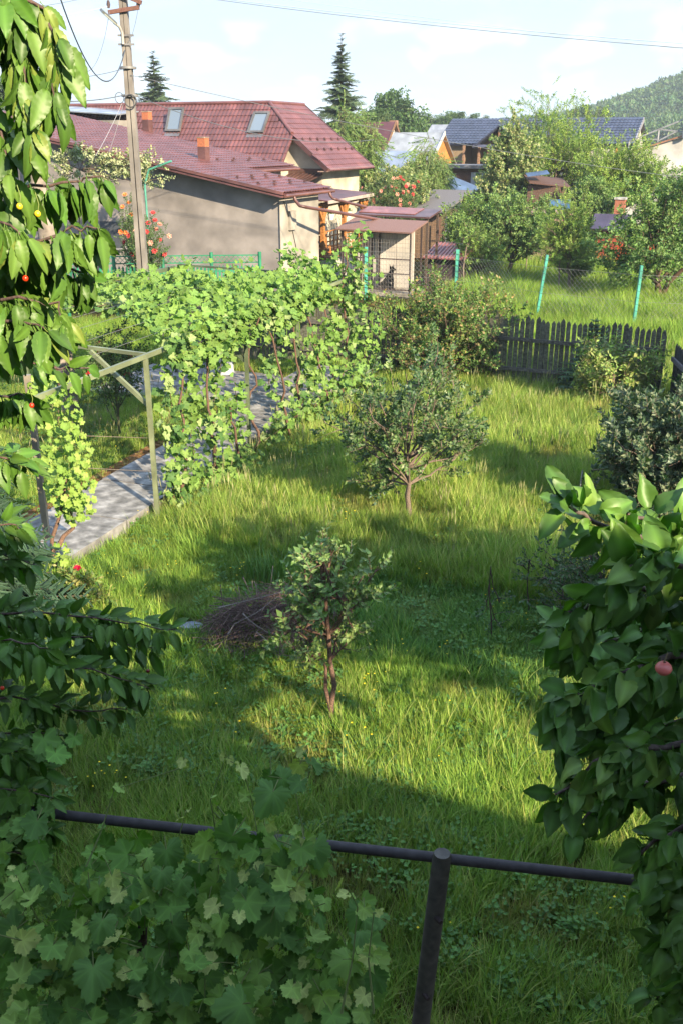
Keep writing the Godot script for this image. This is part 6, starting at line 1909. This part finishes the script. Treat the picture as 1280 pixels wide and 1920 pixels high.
func near_trees() -> void:
	# --- cherry tree
	var at := Vector3(-1.75, 0, -2.35)
	var t := thing("cherry_tree", "cherry tree with long drooping glossy leaves hanging in close to the camera", "cherry tree", at)
	var bark := lin(.16, .10, .085)
	tube_part(t, "trunk", [Vector3(0, -.1, 0), Vector3(.05, 1.5, -.05), Vector3(-.05, 3.2, .05), Vector3(.05, 5.0, 0), Vector3(.2, 6.6, .1)], [.13, .115, .1, .08, .045], bark, mats.bark, 10)
	var kinds := []
	var cols := [lin(.066, .135, .022), lin(.08, .155, .026), lin(.055, .115, .02), lin(.10, .18, .032), lin(.048, .10, .02), lin(.145, .195, .038)]
	for i in 6:
		var mb := MB.new()
		blade(mb, Transform3D(), [.105, .11, .1, .112, .095, .1][i], [.041, .044, .038, .043, .04, .036][i], {"rows": 14, "fold": [.3, .2, .42, .25, .35, .3][i], "droop": [.7, .4, 1.0, .6, .2, .8][i], "wavy": .05, "phase": i * 1.1, "pleat": .018, "saw": .05, "skew": .82, "tip": .85, "petiole": .22}, cols[i], cols[i] * 1.35)
		kinds.append(mb.mesh())
	var up := {"every": .031, "per": 7, "lo": .5, "hi": 1.0, "droop": 1.6, "face": Vector3(.45, .35, .75), "kinds": 6, "loose": .65}
	var low := {"every": .04, "per": 7, "lo": .5, "hi": 1.0, "droop": .5, "face": Vector3(.2, .8, .5), "kinds": 5, "loose": .5}
	var brs := [
		[[[-160, 160, 2.3], [-20, -20, 2.3], [85, 10, 2.3], [108, 100, 2.3], [104, 190, 2.28]], up],
		[[[-170, 250, 2.3], [-70, 20, 2.3], [30, -40, 2.3], [48, 60, 2.3], [43, 170, 2.28], [53, 260, 2.25]], up],
		[[[-210, 200, 2.35], [-50, 60, 2.4], [0, 30, 2.35], [30, 100, 2.3]], up],
		[[[-210, 260, 2.4], [-70, 150, 2.4], [-10, 190, 2.35], [10, 280, 2.3], [15, 330, 2.3]], up],
		[[[-210, 430, 2.5], [-50, 380, 2.45], [58, 345, 2.45], [148, 340, 2.45], [193, 330, 2.45]], up],
		[[[-210, 520, 2.4], [-50, 450, 2.4], [48, 460, 2.35], [138, 425, 2.35], [188, 430, 2.35]], up],
		[[[-210, 560, 2.5], [-40, 520, 2.45], [68, 490, 2.4], [148, 505, 2.4], [178, 530, 2.4]], up],
		[[[-210, 640, 2.4], [-40, 560, 2.35], [38, 560, 2.3], [108, 570, 2.3], [118, 600, 2.28]], up],
		[[[-210, 690, 2.35], [-40, 620, 2.3], [40, 600, 2.28], [83, 615, 2.25]], up],
		[[[-210, 330, 2.3], [-70, 400, 2.3], [10, 420, 2.25], [38, 440, 2.25]], up],
		[[[-210, 700, 2.6], [-50, 660, 2.6], [30, 680, 2.6], [108, 690, 2.7], [168, 690, 2.8]], {"every": .075, "per": 4, "lo": .6, "hi": .9, "droop": 1.1, "face": Vector3(.4, .5, .7), "kinds": 6}],
		[[[-200, 800, 2.9], [-40, 740, 2.9], [40, 740, 2.9], [70, 760, 2.9]], up],
		[[[-200, 900, 3.0], [-60, 860, 3.0], [20, 860, 3.0], [60, 875, 3.0]], low],
		[[[-200, 1060, 3.1], [-60, 1000, 3.1], [20, 980, 3.1], [50, 1000, 3.1]], low],
		[[[-200, 1120, 3.1], [-60, 1060, 3.1], [30, 1050, 3.1], [70, 1060, 3.1]], low],
		[[[-220, 1200, 3.2], [-60, 1150, 3.2], [60, 1150, 3.15], [180, 1160, 3.1], [260, 1172, 3.1], [330, 1180, 3.05]], low],
		[[[-220, 1180, 3.4], [-40, 1170, 3.4], [90, 1190, 3.3], [200, 1200, 3.2], [290, 1215, 3.2]], low],
		[[[-220, 1290, 3.1], [-60, 1240, 3.1], [60, 1235, 3.05], [170, 1255, 3.0], [280, 1290, 3.0]], low],
		[[[-220, 1300, 2.9], [-80, 1220, 2.8], [0, 1200, 2.75], [50, 1205, 2.7], [90, 1215, 2.7]], {"every": .05, "per": 5, "lo": .8, "hi": 1.15, "droop": 1.0, "face": Vector3(.4, .4, .7), "kinds": 6}],
		[[[-220, 1390, 3.0], [-60, 1310, 3.0], [60, 1310, 3.0], [160, 1335, 3.0], [240, 1330, 3.0]], low],
		[[[-220, 1440, 3.0], [-60, 1380, 3.0], [40, 1370, 3.0], [130, 1380, 3.0]], low],
		[[[-220, 1480, 2.9], [-60, 1440, 2.9], [30, 1430, 2.9], [90, 1450, 2.9]], low],
		[[[-220, 1560, 2.75], [-60, 1480, 2.75], [40, 1480, 2.7], [110, 1500, 2.7]], low],
		[[[-220, 1620, 2.7], [-60, 1540, 2.7], [40, 1545, 2.65], [120, 1560, 2.65]], low],
		[[[-220, 1680, 2.7], [-60, 1600, 2.7], [30, 1600, 2.65], [90, 1620, 2.65]], low],
		[[[-220, 1420, 2.8], [-60, 1400, 2.8], [20, 1405, 2.8], [70, 1420, 2.8]], low]]
	var xs := []
	for b in brs:
		var pts := px_line(b[0])
		var local := []
		for p in pts: local.append(p - at)
		tube_part(t, "branch", local, taper(.007, .002, local.size() - 1), bark, mats.bark, 6)
		tube_part(t, "branch", [Vector3(0, clampf(local[0].y - .3, 1.5, 6.2), 0), local[0]], [.026, .009], bark, mats.bark, 6)
		spurs(xs, at, pts, b[1])
	scatter_leaves(t, xs, kinds, mats.leaf_gloss, 300)
	for c in [[37, 387, 2.2, 0], [71, 401, 2.2, 0], [48, 522, 2.25, 1], [60, 760, 2.6, 1], [278, 1258, 2.95, 2], [5, 1290, 2.7, 1]]:
		var p := pd(c[0], c[1], c[2]) - at
		var ms := SphereMesh.new()
		ms.radius = .007; ms.height = .0145; ms.radial_segments = 12; ms.rings = 8
		var mm := mat("cherry%d" % c[3], .25)
		mm.albedo_color = [Color(.85, .72, .15), Color(.78, .2, .08), Color(.35, .02, .04)][c[3]]
		var f := part(t, "cherry", ms, mm, Transform3D(Basis(), p))
		tube_part(f, "stalk", [Vector3.ZERO, Vector3(.005, .02, 0), Vector3(0, .045, 0)], [.0012], lin(.15, .2, .05), mats.plain, 4)

	# --- apple tree on the other side
	at = Vector3(2.5, 0, -2.9)
	t = thing("near_apple_tree", "apple tree with broad dark leaves and a small reddish apple close to the camera", "apple tree", at)
	tube_part(t, "trunk", [Vector3(0, -.1, 0), Vector3(-.05, 1.2, 0), Vector3(.03, 2.4, .05), Vector3(-.1, 3.4, 0)], [.13, .11, .1, .07], bark, mats.bark, 10)
	kinds = []
	cols = [lin(.075, .155, .028), lin(.10, .185, .036), lin(.06, .128, .026), lin(.135, .22, .045), lin(.052, .11, .026)]
	for i in 5:
		var mb := MB.new()
		blade(mb, Transform3D(), .072, .042, {"rows": 12, "fold": [.5, .3, .65, .4, .25][i], "droop": [.9, .5, -.3, 1.2, .2][i], "wavy": .09, "phase": i * 1.4, "pleat": .011, "saw": .03, "skew": .78, "tip": .72, "petiole": .22}, cols[i], cols[i] * 1.5)
		kinds.append(mb.mesh())
	var top := {"every": .034, "per": 4, "lo": .8, "hi": 1.25, "droop": .25, "face": Vector3(.2, .6, .7), "kinds": 5, "loose": .7}
	var mid := {"every": .03, "per": 6, "lo": .8, "hi": 1.25, "droop": .6, "face": Vector3(.0, .7, .6), "kinds": 5, "loose": .6}
	var brs2 := [
		[[[1500, 1160, 1.9], [1340, 1080, 1.85], [1200, 1010, 1.8], [1110, 975, 1.78], [1060, 945, 1.75]], top],
		[[[1500, 1100, 2.0], [1330, 1010, 1.95], [1220, 985, 1.9], [1170, 960, 1.9]], top],
		[[[1500, 1150, 1.75], [1380, 1060, 1.7], [1280, 1055, 1.68], [1190, 1062, 1.66], [1150, 1070, 1.65]], top],
		[[[1500, 1200, 2.0], [1330, 1120, 1.95], [1200, 1110, 1.9], [1110, 1130, 1.9], [1070, 1165, 1.9]], mid],
		[[[1500, 1280, 1.85], [1330, 1220, 1.8], [1220, 1240, 1.75], [1120, 1285, 1.72], [1040, 1320, 1.7]], mid],
		[[[1500, 1330, 2.0], [1330, 1270, 2.0], [1200, 1290, 1.95], [1110, 1330, 1.9], [1060, 1380, 1.9]], mid],
		[[[1500, 1180, 2.2], [1340, 1150, 2.2], [1200, 1180, 2.2], [1100, 1215, 2.2], [1040, 1190, 2.2]], mid],
		[[[1500, 1440, 1.9], [1330, 1390, 1.85], [1200, 1400, 1.8], [1110, 1430, 1.8], [1040, 1490, 1.8]], mid],
		[[[1500, 1500, 2.1], [1330, 1450, 2.05], [1200, 1470, 2.0], [1110, 1520, 2.0], [1080, 1560, 2.0]], mid],
		[[[1500, 1560, 1.9], [1340, 1520, 1.85], [1250, 1560, 1.8], [1190, 1610, 1.8]], mid],
		[[[1500, 1650, 2.0], [1340, 1620, 2.0], [1260, 1650, 2.0], [1210, 1700, 2.0]], mid],
		[[[1500, 1730, 1.9], [1350, 1700, 1.9], [1270, 1740, 1.9], [1225, 1790, 1.9]], mid],
		[[[1500, 1800, 2.0], [1350, 1800, 2.0], [1280, 1830, 2.0], [1230, 1870, 2.0]], mid],
		[[[1500, 1880, 2.0], [1360, 1880, 2.0], [1290, 1910, 2.0], [1250, 1950, 2.0]], mid],
		[[[1500, 1380, 2.3], [1340, 1340, 2.3], [1220, 1360, 2.3], [1130, 1400, 2.3]], mid],
		[[[1500, 1480, 2.4], [1340, 1420, 2.4], [1220, 1440, 2.4], [1150, 1500, 2.4]], mid],
		[[[1500, 1560, 2.3], [1340, 1560, 2.3], [1250, 1590, 2.3], [1210, 1640, 2.3]], mid],
		[[[1500, 1250, 2.4], [1340, 1230, 2.4], [1220, 1240, 2.4], [1160, 1290, 2.4]], mid],
		[[[1500, 1660, 2.3], [1360, 1690, 2.3], [1280, 1730, 2.3], [1240, 1780, 2.3]], mid],
		[[[1500, 1780, 2.3], [1360, 1820, 2.3], [1280, 1870, 2.3], [1250, 1920, 2.3]], mid]]
	xs = []
	for b in brs2:
		var pts := px_line(b[0])
		var local := []
		for p in pts: local.append(p - at)
		tube_part(t, "branch", local, taper(.011, .0035, local.size() - 1), lin(.2, .15, .13), mats.bark, 6)
		tube_part(t, "branch", [Vector3(-.05, clampf(local[0].y - .5, 1.0, 3.4), 0), local[0]], [.03, .011], bark, mats.bark, 6)
		spurs(xs, at, pts, b[1])
	# the rest of the crown, beyond the frame
	for i in 45:
		var d := rv(1).normalized()
		var p := at + Vector3(.3, 3.8, .1) + d * Vector3(1.0, .85, 1.0) * R(.5, 1.0)
		if pix(p).z > 0 and pix(p).x < 1270 and in_frame(p, 80): continue
		spurs(xs, at, [p, p + d * .25, p + d * .45 + Vector3(0, -.05, 0)], {"every": .05, "per": 5, "lo": .9, "hi": 1.5, "droop": .5, "face": Vector3(0, .8, .4), "kinds": 5})
		tube_part(t, "branch", [Vector3(-.05, 3.0, 0), p - at, p + d * .45 - at], [.03, .012, .004], bark, mats.bark, 5)
	scatter_leaves(t, xs, kinds, mats.leaf_gloss, 300)
	var ap := MB.new()
	var rows := []
	var rc := []
	for i in 10:
		var s := i / 9.0
		var r := PackedVector3Array()
		var c := PackedColorArray()
		for j in 17:
			var a := TAU * j / 16
			var w := .017 * pow(sin(PI * clampf(s, .03, .97)), .7)
			r.append(Vector3(cos(a) * w, (s - .5) * .034 + (.003 if i == 0 else (-.003 if i == 9 else 0.0)), -sin(a) * w)); c.append(lin(.5, .12, .10))
		rows.append(r); rc.append(c)
	ap.grid(rows, rc)
	var apple := part(t, "apple", ap.mesh(), mat("apple_skin", .35), Transform3D(Basis(), pd(1243, 1253, 1.66) - at))
	tube_part(apple, "stalk", [Vector3(0, .014, 0), Vector3(.004, .035, 0)], [.0015], lin(.15, .12, .06), mats.plain, 4)

func near_vine() -> void:
	# pipe trellis
	var t := thing("pipe_trellis", "dark steel pipe trellis with round post and top rail", "trellis")
	var a := pg(120, 1528, 3.0)
	var b := pg(1230, 1655, 3.0)
	var dk := lin(.055, .05, .052)
	tube_part(t, "rail", [a - (b - a) * .3, a, b, b + (b - a) * .25], [.0175], dk, mats.rust, 12)
	var top := pg(828, 1600, 3.03)
	var foot := Vector3(top.x - .2, -.1, top.z + .02)
	var post := tube_part(t, "post", [foot, top + Vector3(0, -.012, 0), top], [.035, .031, .027], lin(.11, .10, .085), mats.rust, 14)
	for s in [[818, 1725], [795, 1868]]:
		var p := on_plane(s[0] , s[1], foot.lerp(top, .8) + Vector3(0, 0, .036), Vector3(0, 0, 1))
		tube_part(post, "stub", [p + Vector3(-.01, 0, -.03), p + Vector3(.012, 0, .012)], [.011, .008], lin(.05, .03, .03), mats.rust, 7)
	tube_part(t, "post", [Vector3(a.x - .45, -.1, a.z), Vector3(a.x - .45, 3.0, a.z - .08)], [.04, .036], lin(.075, .068, .06), mats.rust, 12)
	# vine
	var at := Vector3(-.75, 0, -2.2)
	var v := thing("near_grape_vine", "lush grape vine with broad toothed leaves climbing the pipe trellis near the camera", "grape vine", at)
	tube_part(v, "stem", [Vector3(0, -.1, 0), Vector3(.05, .8, .05), Vector3(-.04, 1.6, 0), Vector3(.06, 2.3, -.1), Vector3(.1, 2.8, -.2)], [.03, .028, .026, .022, .016], lin(.15, .10, .08), mats.bark, 8)
	var kinds := []
	var cols := [lin(.11, .215, .04), lin(.165, .28, .055), lin(.065, .14, .03), lin(.22, .33, .075), lin(.09, .18, .04), lin(.34, .39, .12)]
	for i in 6:
		var mb := MB.new()
		vine_leaf(mb, Transform3D(), [.06, .066, .052, .058, .07, .045][i], [.3, -.25, .15, .4, -.4, .2][i], i * 1.9, cols[i], cols[i] * 1.3, 44)
		mb.tube([Vector3.ZERO, Vector3(0, -.02, -.012), Vector3(0, -.045, -.035)], [.0016], 4, lin(.15, .18, .06))
		kinds.append(mb.mesh())
	var xs := []
	# [px, py, radius x, radius y, height, leaves]
	for z in [[40, 1530, 60, 50, 3.2, 10], [30, 1620, 70, 80, 3.1, 22], [100, 1700, 110, 80, 3.05, 40], [250, 1640, 120, 70, 3.05, 40], [300, 1760, 170, 80, 2.95, 55], [450, 1660, 120, 90, 3.1, 50], [420, 1580, 60, 40, 3.2, 11], [530, 1590, 60, 50, 3.2, 13], [560, 1660, 70, 70, 3.1, 26], [480, 1810, 150, 85, 2.9, 58], [200, 1850, 180, 80, 2.85, 66], [60, 1850, 90, 80, 2.9, 36], [620, 1840, 90, 80, 2.8, 40], [560, 1900, 130, 50, 2.75, 40], [350, 1890, 150, 50, 2.75, 44], [690, 1740, 26, 60, 3.0, 7], [110, 1400, 60, 30, 3.4, 5], [500, 1450, 120, 40, 3.5, 7]]:
		for i in z[5]:
			var an := R(0, TAU)
			var r := sqrt(R(0, 1))
			var p := pg(z[0] + cos(an) * r * z[2], z[1] + sin(an) * r * z[3], z[4] + R(-.2, .12))
			var nrm := (Vector3(.15, .8, .45) + rv(.65)).normalized()
			var d := Vector3(0, -.45, .35) + rv(.9)
			xs.append([Transform3D(B(d - nrm * d.dot(nrm) * .7, nrm).scaled(Vector3.ONE * R(.6, 1.25)), p - at), 5 if rng.randf() < .14 else rng.randi() % 5])
	# shoots rising out of the mass, with a few small pale leaves
	for s in [[[480, 1700], [490, 1600], [470, 1490], [455, 1440]], [[560, 1640], [570, 1560], [545, 1450], [560, 1400]], [[410, 1640], [405, 1560], [395, 1500], [420, 1430]], [[130, 1700], [190, 1560], [215, 1480], [340, 1440]], [[640, 1900], [660, 1800], [670, 1700], [650, 1660]], [[300, 1680], [330, 1590], [350, 1520]], [[90, 1760], [60, 1700], [30, 1640]], [[700, 1900], [690, 1800], [700, 1710]]]:
		var pts := []
		for i in s.size(): pts.append(pg(s[i][0], s[i][1], 3.0 + .14 * i) - at)
		tube_part(v, "shoot", pts, [.004, .0025, .0015], lin(.16, .2, .07), mats.leaf, 5)
		for i in range(1, s.size()):
			for k in 2:
				var nrm := (Vector3(.1, .7, .5) + rv(.8)).normalized()
				xs.append([Transform3D(B(rv(1) + Vector3.DOWN * .3, nrm).scaled(Vector3.ONE * R(.3, .6)), pts[i] + rv(.02)), 5 if i == s.size() - 1 else 3])
	scatter_leaves(v, xs, kinds, mats.leaf_vine, 300)
